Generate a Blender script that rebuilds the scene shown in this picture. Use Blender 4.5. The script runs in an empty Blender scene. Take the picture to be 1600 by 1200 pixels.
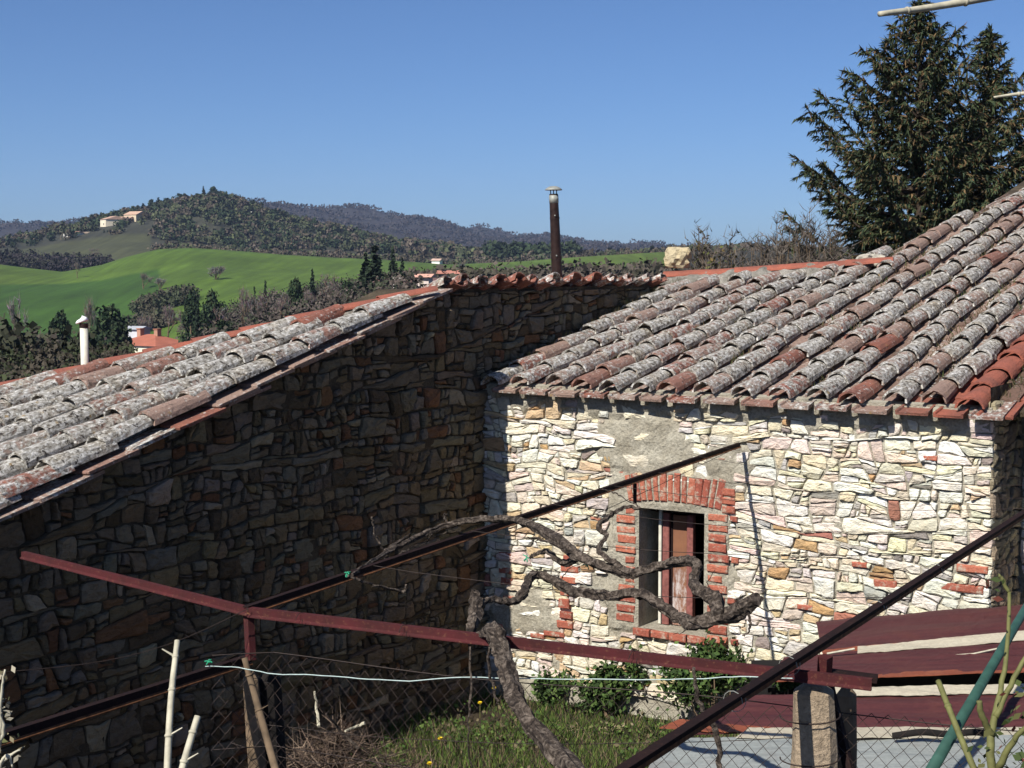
import bpy, math, random
import numpy as np
from mathutils import Vector, Matrix, noise

random.seed(7)
RS = np.random.RandomState(11)
R = math.radians
scene = bpy.context.scene
COL = scene.collection

# ------------------------------------------------------------------ camera, sky, sun, exposure
F = 2394.0                       # focal length in photograph pixels (1600 wide)
PITCH = math.atan(185.0 / F)
cam_data = bpy.data.cameras.new('camera')
cam_data.sensor_width = 36.0
cam_data.lens = F / 1600.0 * 36.0
cam_data.clip_start = 0.05
cam_data.clip_end = 30000
cam = bpy.data.objects.new('camera', cam_data)
COL.objects.link(cam)
cam.location = (0, 0, 0)
cam.rotation_euler = (math.pi / 2 - PITCH, 0, 0)
scene.camera = cam

AZ = R(32.6)                     # direction of the gable wall
W = Vector((math.sin(AZ), math.cos(AZ), 0))       # along the gable wall, away from the camera
E = Vector((math.cos(AZ), -math.sin(AZ), 0))      # along the front wall, to the right
UP = Vector((0, 0, 1))
SUN_EL = R(43)
sh = (-W - E * 0.045).normalized()
to_sun = (sh * math.cos(SUN_EL) + UP * math.sin(SUN_EL)).normalized()

world = bpy.data.worlds.new('World')
scene.world = world
world.use_nodes = True
wn = world.node_tree.nodes
wl = world.node_tree.links
sky = wn.new('ShaderNodeTexSky')
sky.sky_type = 'NISHITA'
sky.sun_disc = False
sky.sun_elevation = SUN_EL
sky.sun_rotation = math.atan2(to_sun.x, to_sun.y)
sky.altitude = 1500
sky.air_density = 0.8
sky.dust_density = 2.0
sky.ozone_density = 10.0
wl.new(sky.outputs[0], wn['Background'].inputs[0])
wn['Background'].inputs[1].default_value = 0.073

sun_data = bpy.data.lights.new('sun', 'SUN')
sun_data.energy = 5.0
sun_data.angle = R(0.5)
sun_data.color = (1.0, 0.95, 0.87)
sun = bpy.data.objects.new('sun', sun_data)
COL.objects.link(sun)
sun.rotation_euler = to_sun.to_track_quat('Z', 'Y').to_euler()
sun.location = (0, 0, 60)

scene.view_settings.view_transform = 'Standard'
scene.view_settings.look = 'None'
scene.view_settings.gamma = 1.0
scene.view_settings.use_curve_mapping = False
scene.view_settings.exposure = 0.50
scene.render.engine = 'CYCLES'
scene.cycles.max_bounces = 5
scene.cycles.diffuse_bounces = 2
scene.cycles.glossy_bounces = 2
scene.cycles.transparent_max_bounces = 6
scene.cycles.volume_bounces = 0

# ------------------------------------------------------------------ measuring helpers
def ray(px, py):
    """direction through a point of the photograph, scaled to depth 1 along Y"""
    cx = (px - 800) / F
    cy = (600 - py) / F
    k = math.cos(PITCH) + cy * math.sin(PITCH)
    return Vector((cx / k, 1.0, (cy * math.cos(PITCH) - math.sin(PITCH)) / k))

def at(px, py, d):
    return ray(px, py) * d

def at_z(px, py, z):
    r = ray(px, py)
    return r * (z / r.z)

def hit(px, py, p0, n):
    r = ray(px, py)
    return r * (p0.dot(n) / r.dot(n))

# ------------------------------------------------------------------ object helpers
def tag(o, label=None, cat=None, group=None, kind=None):
    if label: o['label'] = label
    if cat: o['category'] = cat
    if group: o['group'] = group
    if kind: o['kind'] = kind
    return o

def empty(name, loc, rot=None, label=None, cat=None, group=None, kind=None, parent=None):
    o = bpy.data.objects.new(name, None)
    o.empty_display_size = 0.2
    COL.objects.link(o)
    o.location = loc
    if rot is not None: o.rotation_euler = rot
    if parent is not None: o.parent = parent
    return tag(o, label, cat, group, kind)

def make_mesh(name, verts, faces, mat=None, cols=None, smooth=False):
    me = bpy.data.meshes.new(name)
    me.from_pydata([tuple(v) for v in verts], [], faces)
    if mat: me.materials.append(mat)
    if cols is not None:
        at_ = me.color_attributes.new('Col', 'FLOAT_COLOR', 'POINT')
        arr = np.ones((len(verts), 4), dtype=np.float32)
        arr[:, :3] = np.asarray(cols, dtype=np.float32)
        at_.data.foreach_set('color', arr.ravel())
    if smooth:
        me.polygons.foreach_set('use_smooth', [True] * len(me.polygons))
    me.update()
    return me

def link(name, me, parent=None, loc=None, rot=None, mtx=None):
    o = bpy.data.objects.new(name, me)
    COL.objects.link(o)
    if parent is not None: o.parent = parent
    if loc is not None: o.location = loc
    if rot is not None: o.rotation_euler = rot
    if mtx is not None: o.matrix_local = mtx
    return o

def obj(name, vf, mat, parent=None, cols=None, smooth=False, **kw):
    return link(name, make_mesh(name, vf[0], vf[1], mat, cols, smooth), parent, **kw)

class MB:
    def __init__(s):
        s.v = []; s.f = []; s.c = []
    def add(s, vf, col=(1, 1, 1)):
        b = len(s.v)
        s.v.extend([Vector(p) for p in vf[0]])
        s.f.extend([tuple(i + b for i in f) for f in vf[1]])
        s.c.extend([col] * len(vf[0]))
        return s
    def vf(s): return (s.v, s.f)

def box_vf(x0, x1, y0, y1, z0, z1):
    v = [(x0, y0, z0), (x1, y0, z0), (x1, y1, z0), (x0, y1, z0), (x0, y0, z1), (x1, y0, z1), (x1, y1, z1), (x0, y1, z1)]
    return v, [(0, 3, 2, 1), (4, 5, 6, 7), (0, 1, 5, 4), (1, 2, 6, 5), (2, 3, 7, 6), (3, 0, 4, 7)]

def rough_box(x0, x1, y0, y1, z0, z1, n=0.003, cut=0.2, seed=0, bev=0.004):
    """box with chamfered, slightly uneven edges"""
    rs = random.Random(seed)
    b = min(bev, (x1 - x0) * cut, (z1 - z0) * cut, (y1 - y0) * cut)
    v = []
    for (yy, e) in ((y1, 0), (y0 + b, 0), (y0, b)):
        for (a, c) in ((x0 + e, z0 + e), (x1 - e, z0 + e), (x1 - e, z1 - e), (x0 + e, z1 - e)):
            v.append((a + rs.uniform(-n, n), yy + rs.uniform(-n, n) * .5, c + rs.uniform(-n, n)))
    f = []
    for k in (0, 1):
        for i in range(4):
            j = (i + 1) % 4
            f.append((k * 4 + i, k * 4 + j, k * 4 + 4 + j, k * 4 + 4 + i))
    f.append((8, 9, 10, 11)); f.append((3, 2, 1, 0))
    return v, f

def tube_vf(pts, radii, seg=8, lump=0.0, twist=0.0, seed=0, cap=True, ridges=3):
    pts = [Vector(p) for p in pts]
    n = len(pts)
    if not hasattr(radii, '__len__'): radii = [radii] * n
    v = []; f = []
    t0 = (pts[1] - pts[0]).normalized()
    ref = Vector((0, 0, 1)) if abs(t0.z) < 0.9 else Vector((1, 0, 0))
    a = t0.cross(ref).normalized()
    for i in range(n):
        if i == 0: t = pts[1] - pts[0]
        elif i == n - 1: t = pts[-1] - pts[-2]
        else: t = pts[i + 1] - pts[i - 1]
        t.normalize()
        a = (a - t * a.dot(t)).normalized()
        b = t.cross(a)
        for k in range(seg):
            th = 2 * math.pi * k / seg
            r = radii[i]
            if lump:
                r *= 1 + lump * math.sin(ridges * th + twist * i + seed) * 0.45 + lump * .7 * noise.noise(pts[i] * (2.2 / max(radii[i], 0.004) * .12) + Vector((math.cos(th) * 1.5, math.sin(th) * 1.5, seed)))
            v.append(pts[i] + (a * math.cos(th) + b * math.sin(th)) * r)
    for i in range(n - 1):
        for k in range(seg):
            k2 = (k + 1) % seg
            f.append((i * seg + k, i * seg + k2, (i + 1) * seg + k2, (i + 1) * seg + k))
    if cap:
        f.append(tuple(range(seg - 1, -1, -1)))
        f.append(tuple(range((n - 1) * seg, n * seg)))
    return v, f

def smooth_path(pts, rad, per=5, jit=0.0, seed=0):
    """Catmull-Rom through points, radii interpolated, gentle wobble"""
    rs = random.Random(seed)
    P = [Vector(p) for p in pts]
    P = [P[0] * 2 - P[1]] + P + [P[-1] * 2 - P[-2]]
    Rr = [rad[0]] + list(rad) + [rad[-1]]
    op = []; orr = []
    for i in range(1, len(P) - 2):
        for k in range(per):
            t = k / per
            p = 0.5 * ((2 * P[i]) + (P[i + 1] - P[i - 1]) * t + (2 * P[i - 1] - 5 * P[i] + 4 * P[i + 1] - P[i + 2]) * t * t + (3 * P[i] - P[i - 1] - 3 * P[i + 1] + P[i + 2]) * t ** 3)
            p = p + Vector((rs.uniform(-1, 1), rs.uniform(-1, 1), rs.uniform(-1, 1))) * jit
            op.append(p); orr.append(Rr[i] * (1 - t) + Rr[i + 1] * t)
    op.append(P[-2]); orr.append(rad[-1])
    return op, orr

def quads_mesh(name, cen, size, cols, mat, aspect=1.0, axis=None, axis_amt=0.0, leafy=False):
    """many small random leaf-like faces; cen Nx3, size N, cols Nx3"""
    n = len(cen)
    cen = np.asarray(cen, dtype=np.float64); size = np.asarray(size).reshape(-1, 1)
    a = RS.normal(size=(n, 3))
    if axis is not None:
        a = a * (1 - axis_amt) + np.asarray(axis) * axis_amt * 1.5
    a /= np.linalg.norm(a, axis=1, keepdims=True)
    b = RS.normal(size=(n, 3)); b -= a * (a * b).sum(1, keepdims=True)
    b /= np.linalg.norm(b, axis=1, keepdims=True)
    a = a * size * 0.5; b = b * size * 0.5 * aspect
    V = np.empty((n, 4, 3))
    if leafy:
        V[:, 0] = cen - a; V[:, 1] = cen + b; V[:, 2] = cen + a; V[:, 3] = cen - b
    else:
        V[:, 0] = cen - a - b; V[:, 1] = cen + a - b * .6; V[:, 2] = cen + a * .8 + b; V[:, 3] = cen - a * .7 + b * .9
    me = bpy.data.meshes.new(name)
    me.vertices.add(4 * n); me.vertices.foreach_set('co', V.ravel())
    me.loops.add(4 * n); me.loops.foreach_set('vertex_index', np.arange(4 * n, dtype=np.int32))
    me.polygons.add(n); me.polygons.foreach_set('loop_start', np.arange(0, 4 * n, 4, dtype=np.int32))
    try: me.polygons.foreach_set('loop_total', np.full(n, 4, dtype=np.int32))
    except Exception: pass
    ca = me.color_attributes.new('Col', 'FLOAT_COLOR', 'POINT')
    arr = np.ones((n, 4, 4), dtype=np.float32); arr[:, :, :3] = np.asarray(cols, dtype=np.float32)[:, None, :]
    ca.data.foreach_set('color', arr.ravel())
    me.materials.append(mat)
    me.update(calc_edges=True)
    return me

def blades_mesh(name, base, tip, width, cols, mat):
    """grass blades / twigs: thin triangles from base to tip"""
    n = len(base)
    base = np.asarray(base); tip = np.asarray(tip); width = np.asarray(width).reshape(-1, 1)
    d = RS.normal(size=(n, 3)); d[:, 2] *= .2
    t = tip - base; t /= np.linalg.norm(t, axis=1, keepdims=True) + 1e-9
    d -= t * (t * d).sum(1, keepdims=True); d /= np.linalg.norm(d, axis=1, keepdims=True) + 1e-9
    V = np.empty((n, 3, 3)); V[:, 0] = base - d * width / 2; V[:, 1] = base + d * width / 2; V[:, 2] = tip
    me = bpy.data.meshes.new(name)
    me.vertices.add(3 * n); me.vertices.foreach_set('co', V.ravel())
    me.loops.add(3 * n); me.loops.foreach_set('vertex_index', np.arange(3 * n, dtype=np.int32))
    me.polygons.add(n); me.polygons.foreach_set('loop_start', np.arange(0, 3 * n, 3, dtype=np.int32))
    try: me.polygons.foreach_set('loop_total', np.full(n, 3, dtype=np.int32))
    except Exception: pass
    ca = me.color_attributes.new('Col', 'FLOAT_COLOR', 'POINT')
    arr = np.ones((n, 3, 4), dtype=np.float32); arr[:, :, :3] = np.asarray(cols, dtype=np.float32)[:, None, :]
    ca.data.foreach_set('color', arr.ravel())
    me.materials.append(mat); me.update(calc_edges=True)
    return me

# ------------------------------------------------------------------ materials
class NT:
    def __init__(s, name):
        s.m = bpy.data.materials.new(name); s.m.use_nodes = True
        s.n = s.m.node_tree.nodes; s.l = s.m.node_tree.links
        s.b = s.n['Principled BSDF']
        s.b.inputs['Roughness'].default_value = 0.85
        s.b.inputs['Specular IOR Level'].default_value = 0.25
    def node(s, t, **kw):
        n = s.n.new(t)
        for k, v in kw.items(): setattr(n, k, v)
        return n
    def coord(s, out='Object', scale=(1, 1, 1), rnd=False):
        tc = s.node('ShaderNodeTexCoord')
        mp = s.node('ShaderNodeMapping'); mp.inputs['Scale'].default_value = scale
        s.l.new(tc.outputs[out], mp.inputs['Vector'])
        if rnd:
            oi = s.node('ShaderNodeObjectInfo')
            ml = s.node('ShaderNodeVectorMath', operation='SCALE')
            cx = s.node('ShaderNodeCombineXYZ')
            for i, k in enumerate((37.0, 61.0, 83.0)):
                mm = s.node('ShaderNodeMath', operation='MULTIPLY'); mm.inputs[1].default_value = k
                s.l.new(oi.outputs['Random'], mm.inputs[0]); s.l.new(mm.outputs[0], cx.inputs[i])
            s.l.new(cx.outputs[0], mp.inputs['Location'])
        return mp.outputs[0]
    def noise(s, vec, scale, detail=4, rough=0.6, dist=0.0):
        n = s.node('ShaderNodeTexNoise')
        n.inputs['Scale'].default_value = scale; n.inputs['Detail'].default_value = detail
        n.inputs['Roughness'].default_value = rough; n.inputs['Distortion'].default_value = dist
        s.l.new(vec, n.inputs['Vector'])
        return n.outputs['Fac']
    def ramp(s, fac, stops, interp='LINEAR'):
        r = s.node('ShaderNodeValToRGB'); r.color_ramp.interpolation = interp
        el = r.color_ramp.elements
        while len(el) > len(stops): el.remove(el[-1])
        while len(el) < len(stops): el.new(0.5)
        for e, (p, c) in zip(el, stops):
            e.position = p
            e.color = (c, c, c, 1) if not hasattr(c, '__len__') else (*c, 1)
        s.l.new(fac, r.inputs[0])
        return r.outputs[0]
    def mix(s, fac, a, b, mode='MIX'):
        m = s.node('ShaderNodeMix', data_type='RGBA', blend_type=mode)
        for sock, val in ((m.inputs[0], fac), (m.inputs[6], a), (m.inputs[7], b)):
            if hasattr(val, 'is_linked'): s.l.new(val, sock)
            elif hasattr(val, '__len__'): sock.default_value = (*val, 1)
            else: sock.default_value = val
        return m.outputs[2]
    def math(s, op, a, b=0.0):
        m = s.node('ShaderNodeMath', operation=op)
        for sock, val in ((m.inputs[0], a), (m.inputs[1], b)):
            if hasattr(val, 'is_linked'): s.l.new(val, sock)
            else: sock.default_value = val
        return m.outputs[0]
    def attr(s, name='Col'):
        a = s.node('ShaderNodeAttribute', attribute_name=name)
        return a.outputs['Color']
    def base(s, c):
        if hasattr(c, 'is_linked'): s.l.new(c, s.b.inputs['Base Color'])
        else: s.b.inputs['Base Color'].default_value = (*c, 1)
    def bump(s, h, dist=0.01, strength=1.0):
        b = s.node('ShaderNodeBump'); b.inputs['Distance'].default_value = dist; b.inputs['Strength'].default_value = strength
        s.l.new(h, b.inputs['Height']); s.l.new(b.outputs[0], s.b.inputs['Normal'])

def simple_mat(name, c, rough=0.8, metal=0.0, nscale=30, var=0.35, bump=0.002):
    t = NT(name); v = t.coord('Object')
    n = t.noise(v, nscale, 5)
    k = t.ramp(n, [(0.3, 1 - var), (0.7, 1 + var * .5)])
    t.base(t.mix(1.0, c, k, 'MULTIPLY'))
    t.b.inputs['Roughness'].default_value = rough; t.b.inputs['Metallic'].default_value = metal
    if bump: t.bump(n, bump)
    return t.m

def attr_mat(name, nscale=30, var=0.4, bump=0.003, rough=0.85, trans=0.0, detail=5, det2=0):
    t = NT(name); v = t.coord('Object')
    n = t.noise(v, nscale, detail)
    k = t.ramp(n, [(0.3, 1 - var), (0.7, 1 + var * .5)])
    t.base(t.mix(1.0, t.attr(), k, 'MULTIPLY'))
    t.b.inputs['Roughness'].default_value = rough
    if bump: t.bump(n, bump)
    return t.m

def stone_mat(name, streak=(0.55, 0.42, 0.28), dark=0.5):
    t = NT(name); v = t.coord('Object', (1, 1, 2.6)); v2 = t.coord('Object')
    c = t.attr()
    n1 = t.noise(v, 16, 6, 0.65, 0.4)
    n2 = t.noise(v2, 70, 6, 0.7)
    n3 = t.noise(v2, 5, 4, 0.6)
    c = t.mix(1.0, c, t.ramp(n1, [(0.28, 0.62), (0.5, 1.0), (0.75, 1.12)]), 'MULTIPLY')
    c = t.mix(t.ramp(n3, [(0.52, 0.0), (0.72, 0.6)]), c, t.mix(1.0, c, streak, 'MULTIPLY'))
    c = t.mix(t.ramp(n2, [(0.22, dark), (0.4, 0.0)]), c, (0.10, 0.085, 0.065))
    t.base(c)
    h = t.math('ADD', t.math('MULTIPLY', n1, 1.0), t.math('MULTIPLY', n2, 0.5))
    t.bump(h, 0.022, 1.0)
    t.b.inputs['Roughness'].default_value = 0.92
    return t.m

def mortar_mat(name, a, b):
    t = NT(name); v = t.coord('Object')
    n1 = t.noise(v, 7, 5, 0.6); n2 = t.noise(v, 60, 6, 0.7)
    c = t.mix(t.ramp(n1, [(0.35, 0.0), (0.65, 1.0)]), a, b)
    c = t.mix(1.0, c, t.ramp(n2, [(0.3, 0.6), (0.6, 1.1)]), 'MULTIPLY')
    t.base(c); t.bump(t.math('ADD', n1, n2), 0.015, 1.0)
    t.b.inputs['Roughness'].default_value = 0.95
    return t.m

def tile_mat(name, lichen=0.5, red=(0.27, 0.105, 0.072), use_info=True, warm=0.2):
    t = NT(name)
    v = t.coord('Object', rnd=True); vs = t.coord('Object', (1, .55, 1), rnd=True)
    oi = t.node('ShaderNodeObjectInfo')
    rnd = oi.outputs['Random']
    lich = oi.outputs['Color'] if use_info else None
    n1 = t.noise(v, 15, 5, 0.65, 0.5); n2 = t.noise(vs, 45, 6, 0.75, 0.3); n3 = t.noise(v, 6, 3, 0.5); n4 = t.noise(v, 130, 3, 0.6)
    base = t.mix(t.ramp(n3, [(0.35, 0.0), (0.7, 1.0)]), red, (red[0] * .62, red[1] * .75, red[2] * .85))
    if use_info:
        sg = t.node('ShaderNodeSeparateColor'); t.l.new(oi.outputs['Color'], sg.inputs[0])
        base = t.mix(t.ramp(sg.outputs[1], [(0.55, 1.0), (0.85, 0.0)]), base, t.mix(n3, (0.24, 0.165, 0.135), (0.31, 0.21, 0.165)))
    base = t.mix(1.0, base, t.ramp(n4, [(0.3, 0.75), (0.7, 1.15)]), 'MULTIPLY')
    grey = t.ramp(n2, [(0.36, (0.075, 0.062, 0.05)), (0.45, (0.24, 0.225, 0.195)), (0.54, (0.40, 0.385, 0.355)), (0.64, (0.70, 0.69, 0.66))])
    grey = t.mix(t.ramp(n3, [(0.5, 0.0), (0.75, 0.5)]), grey, t.mix(1.0, grey, (0.80, 0.66, 0.45), 'MULTIPLY'))
    # cover of lichen: per-object amount in the red channel of the object colour
    if use_info:
        sp = t.node('ShaderNodeSeparateColor'); t.l.new(lich, sp.inputs[0]); amt = sp.outputs[0]
    else:
        vv = t.node('ShaderNodeValue'); vv.outputs[0].default_value = lichen; amt = vv.outputs[0]
    s = t.math('ADD', t.math('MULTIPLY', n1, 0.6), t.math('MULTIPLY', n2, 0.5))
    m = t.math('MULTIPLY', t.math('ADD', t.math('SUBTRACT', s, 1.0), amt), 8.0)
    mm = t.node('ShaderNodeClamp'); t.l.new(m, mm.inputs[0])
    c = t.mix(mm.outputs[0], base, grey)
    black = t.ramp(t.noise(v, 28, 5, 0.7), [(0.38, 1.0), (0.44, 0.0)])
    black = t.math('MULTIPLY', black, t.math('MULTIPLY', amt, 1.5))
    c = t.mix(black, c, (0.035, 0.028, 0.024))
    vo = t.node('ShaderNodeTexVoronoi'); vo.inputs['Scale'].default_value = 34; t.l.new(v, vo.inputs['Vector'])
    ros = t.math('MULTIPLY', t.ramp(vo.outputs['Distance'], [(0.16, 1.0), (0.30, 0.0)]), t.ramp(n3, [(0.45, 0.0), (0.55, 0.9)]))
    c = t.mix(t.math('MULTIPLY', ros, t.math('MULTIPLY', amt, 1.6)) if use_info else 0.0, c, (0.60, 0.60, 0.55))
    vo2 = t.node('ShaderNodeTexVoronoi'); vo2.inputs['Scale'].default_value = 21; t.l.new(v, vo2.inputs['Vector'])
    och = t.math('MULTIPLY', t.ramp(vo2.outputs['Distance'], [(0.15, 1.0), (0.34, 0.0)]), t.ramp(n1, [(0.56, 0.0), (0.64, 0.8)]))
    c = t.mix(och if use_info else t.math('MULTIPLY', och, .3), c, (0.30, 0.19, 0.06))
    t.base(c)
    t.bump(t.math('ADD', n2, t.math('MULTIPLY', n1, 0.6)), 0.010, 1.0)
    t.b.inputs['Roughness'].default_value = 0.9
    return t.m

M = {}
M['stone_light'] = stone_mat('pale_rubble_stone', (0.92, 0.80, 0.62), 0.35)
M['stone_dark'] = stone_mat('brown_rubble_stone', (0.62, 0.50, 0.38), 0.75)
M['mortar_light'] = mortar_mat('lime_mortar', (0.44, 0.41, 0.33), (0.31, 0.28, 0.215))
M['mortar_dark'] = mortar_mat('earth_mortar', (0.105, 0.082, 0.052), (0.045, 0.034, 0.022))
M['tile'] = tile_mat('lichened_terracotta')
M['tile_pan'] = tile_mat('dirty_channel_terracotta', red=(0.135, 0.078, 0.056))
M['tile_new'] = tile_mat('clean_terracotta', use_info=False, lichen=0.12, red=(0.33, 0.105, 0.068))
M['brick'] = simple_mat('red_brick', (0.40, 0.118, 0.075), 0.9, nscale=55, var=0.5, bump=0.004)
def brick_mat():
    t = NT('worn_red_brick'); v = t.coord('Object', rnd=True); oi = t.node('ShaderNodeObjectInfo')
    n = t.noise(v, 22, 5, .7); n2 = t.noise(v, 80, 4, .7)
    c = t.mix(oi.outputs['Random'], (0.30, 0.085, 0.058), (0.46, 0.155, 0.095))
    c = t.mix(1.0, c, t.ramp(n2, [(0.3, 0.6), (0.7, 1.15)]), 'MULTIPLY')
    c = t.mix(t.ramp(n, [(0.52, 0.0), (0.64, 0.8)]), c, (0.42, 0.36, 0.28))
    t.base(c); t.bump(t.math('ADD', n, n2), .006); t.b.inputs['Roughness'].default_value = .95
    return t.m
M['brick'] = brick_mat()
def rust_mat(name, a, b, chips):
    t = NT(name); v = t.coord('Object'); n = t.noise(v, 9, 5, .65); n2 = t.noise(v, 70, 5, .75)
    c = t.mix(t.ramp(n, [(0.35, 0.0), (0.65, 1.0)]), a, b)
    c = t.mix(t.ramp(n2, [(0.56, 0.0), (0.66, 0.8)]), c, chips)
    t.base(c); t.bump(n2, .0015); t.b.inputs['Roughness'].default_value = .85; t.b.inputs['Specular IOR Level'].default_value = .12
    return t.m
M['rust_beam'] = rust_mat('dark_red_rusted_steel', (0.075, 0.017, 0.019), (0.045, 0.015, 0.015), (0.13, 0.055, 0.035))
M['rust_dark'] = rust_mat('shade_darkened_steel', (0.012, 0.007, 0.007), (0.020, 0.010, 0.009), (0.05, 0.026, 0.018))  # near-black, with the shade on these beams' visible faces put into the colour
M['rust_edge'] = simple_mat('orange_rust', (0.17, 0.07, 0.028), 0.85, nscale=35, var=0.7, bump=0.002)
M['wire'] = simple_mat('rusty_wire', (0.035, 0.024, 0.02), 0.6, nscale=60, var=0.4, bump=0)
M['galv'] = simple_mat('galvanised_metal', (0.30, 0.31, 0.28), 0.6, metal=0.2, nscale=30, var=0.3, bump=0)
M['pipe_brown'] = simple_mat('brown_flue_metal', (0.030, 0.016, 0.013), 0.4, nscale=25, var=0.6, bump=0.001)
M['cream_pipe'] = simple_mat('cream_flue', (0.62, 0.60, 0.50), 0.5, nscale=20, var=0.2, bump=0)
M['white_cap'] = simple_mat('pale_cap', (0.85, 0.86, 0.86), 0.4, nscale=20, var=0.1, bump=0)
M['cane'] = simple_mat('dry_cane', (0.44, 0.41, 0.31), 0.6, nscale=40, var=0.3, bump=0.001)
M['string'] = simple_mat('pale_blue_string', (0.42, 0.52, 0.49), 0.7, nscale=80, var=0.2, bump=0)
M['green_tie'] = simple_mat('green_tie', (0.03, 0.30, 0.16), 0.6, nscale=80, var=0.2, bump=0)
M['green_pole'] = simple_mat('green_coated_pole', (0.032, 0.080, 0.062), 0.45, nscale=20, var=0.3, bump=0)
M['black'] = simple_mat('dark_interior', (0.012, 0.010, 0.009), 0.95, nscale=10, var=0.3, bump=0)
M['wood_red'] = simple_mat('faded_red_window_paint', (0.23, 0.085, 0.072), 0.7, nscale=35, var=0.4, bump=0.001)
M['wood_old'] = simple_mat('weathered_wood', (0.17, 0.12, 0.075), 0.9, nscale=14, var=0.5, bump=0.003)
M['leaf'] = attr_mat('leaf', 3, 0.2, 0)
M['bark'] = None
M['attr_rough'] = attr_mat('tinted_surface', 30, 0.35, 0.004)
M['plaster'] = attr_mat('house_plaster', 0.6, 0.2, 0)

def bark_mat():
    t = NT('grapevine_bark'); v = t.coord('Object'); 
    n1 = t.noise(v, 38, 6, 0.7, 1.2); n2 = t.noise(v, 120, 4, 0.7)
    c = t.ramp(n1, [(0.38, (0.016, 0.012, 0.010)), (0.49, (0.058, 0.044, 0.034)), (0.64, (0.19, 0.155, 0.125))])
    c = t.mix(1.0, c, t.ramp(n2, [(0.3, 0.6), (0.7, 1.15)]), 'MULTIPLY')
    t.base(c); t.bump(t.math('ADD', n1, t.math('MULTIPLY', n2, .4)), 0.009, 1.0)
    t.b.inputs['Roughness'].default_value = 0.95
    return t.m
M['bark'] = bark_mat()

def panel_mat():
    """old brown door leaf, paint worn to white low down"""
    t = NT('worn_door_panel'); v = t.coord('Object', (1, 1, .4)); v2 = t.coord('Object')
    n = t.noise(v, 30, 6, .7); n2 = t.noise(v2, 9, 3)
    sx = t.node('ShaderNodeSeparateXYZ'); t.l.new(v2, sx.inputs[0])
    low = t.ramp(t.math('ADD', t.math('MULTIPLY', sx.outputs[2], -3.0), t.math('MULTIPLY', n, 1.0)), [(0.45, 0.0), (0.95, 1.0)])
    c = t.mix(t.ramp(n2, [(0.3, 0.0), (0.7, 1.0)]), (0.23, 0.105, 0.055), (0.17, 0.075, 0.045))
    c = t.mix(t.math('MULTIPLY', low, t.ramp(n, [(0.42, 0.0), (0.6, 0.85)])), c, (0.50, 0.46, 0.44))
    t.base(c); t.bump(n, .002)
    return t.m
M['panel'] = panel_mat()

def sheet_mat(name, a, b, spots):
    t = NT(name); v = t.coord('Object'); vs = t.coord('Object', (.7, 6, 6))
    n1 = t.noise(vs, 5, 5, .6); n2 = t.noise(v, 3.5, 4, .6, .3); n3 = t.noise(v, 60, 4, .7)
    c = t.mix(t.ramp(n1, [(0.3, 0.0), (0.7, 1.0)]), a, b)
    c = t.mix(t.ramp(n2, [(0.55, 0.0), (0.75, 0.5)]), c, spots)
    c = t.mix(1.0, c, t.ramp(n3, [(0.3, 0.8), (0.7, 1.1)]), 'MULTIPLY')
    t.base(c); t.bump(n3, .001); t.b.inputs['Roughness'].default_value = .6
    return t.m
M['sheet_rust'] = sheet_mat('rusted_red_sheet', (0.060, 0.019, 0.021), (0.092, 0.030, 0.029), (0.12, 0.042, 0.030))
M['sheet_edge'] = sheet_mat('bright_rust', (0.26, 0.08, 0.038), (0.18, 0.05, 0.03), (0.34, 0.15, 0.08))
M['sheet_pale'] = sheet_mat('bare_cream_sheet', (0.42, 0.37, 0.28), (0.50, 0.46, 0.35), (0.33, 0.20, 0.14))
M['sheet_grey'] = sheet_mat('grey_sheet', (0.225, 0.245, 0.235), (0.30, 0.32, 0.305), (0.19, 0.15, 0.135))
M['concrete'] = mortar_mat('rough_concrete', (0.42, 0.33, 0.23), (0.28, 0.21, 0.14))

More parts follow.
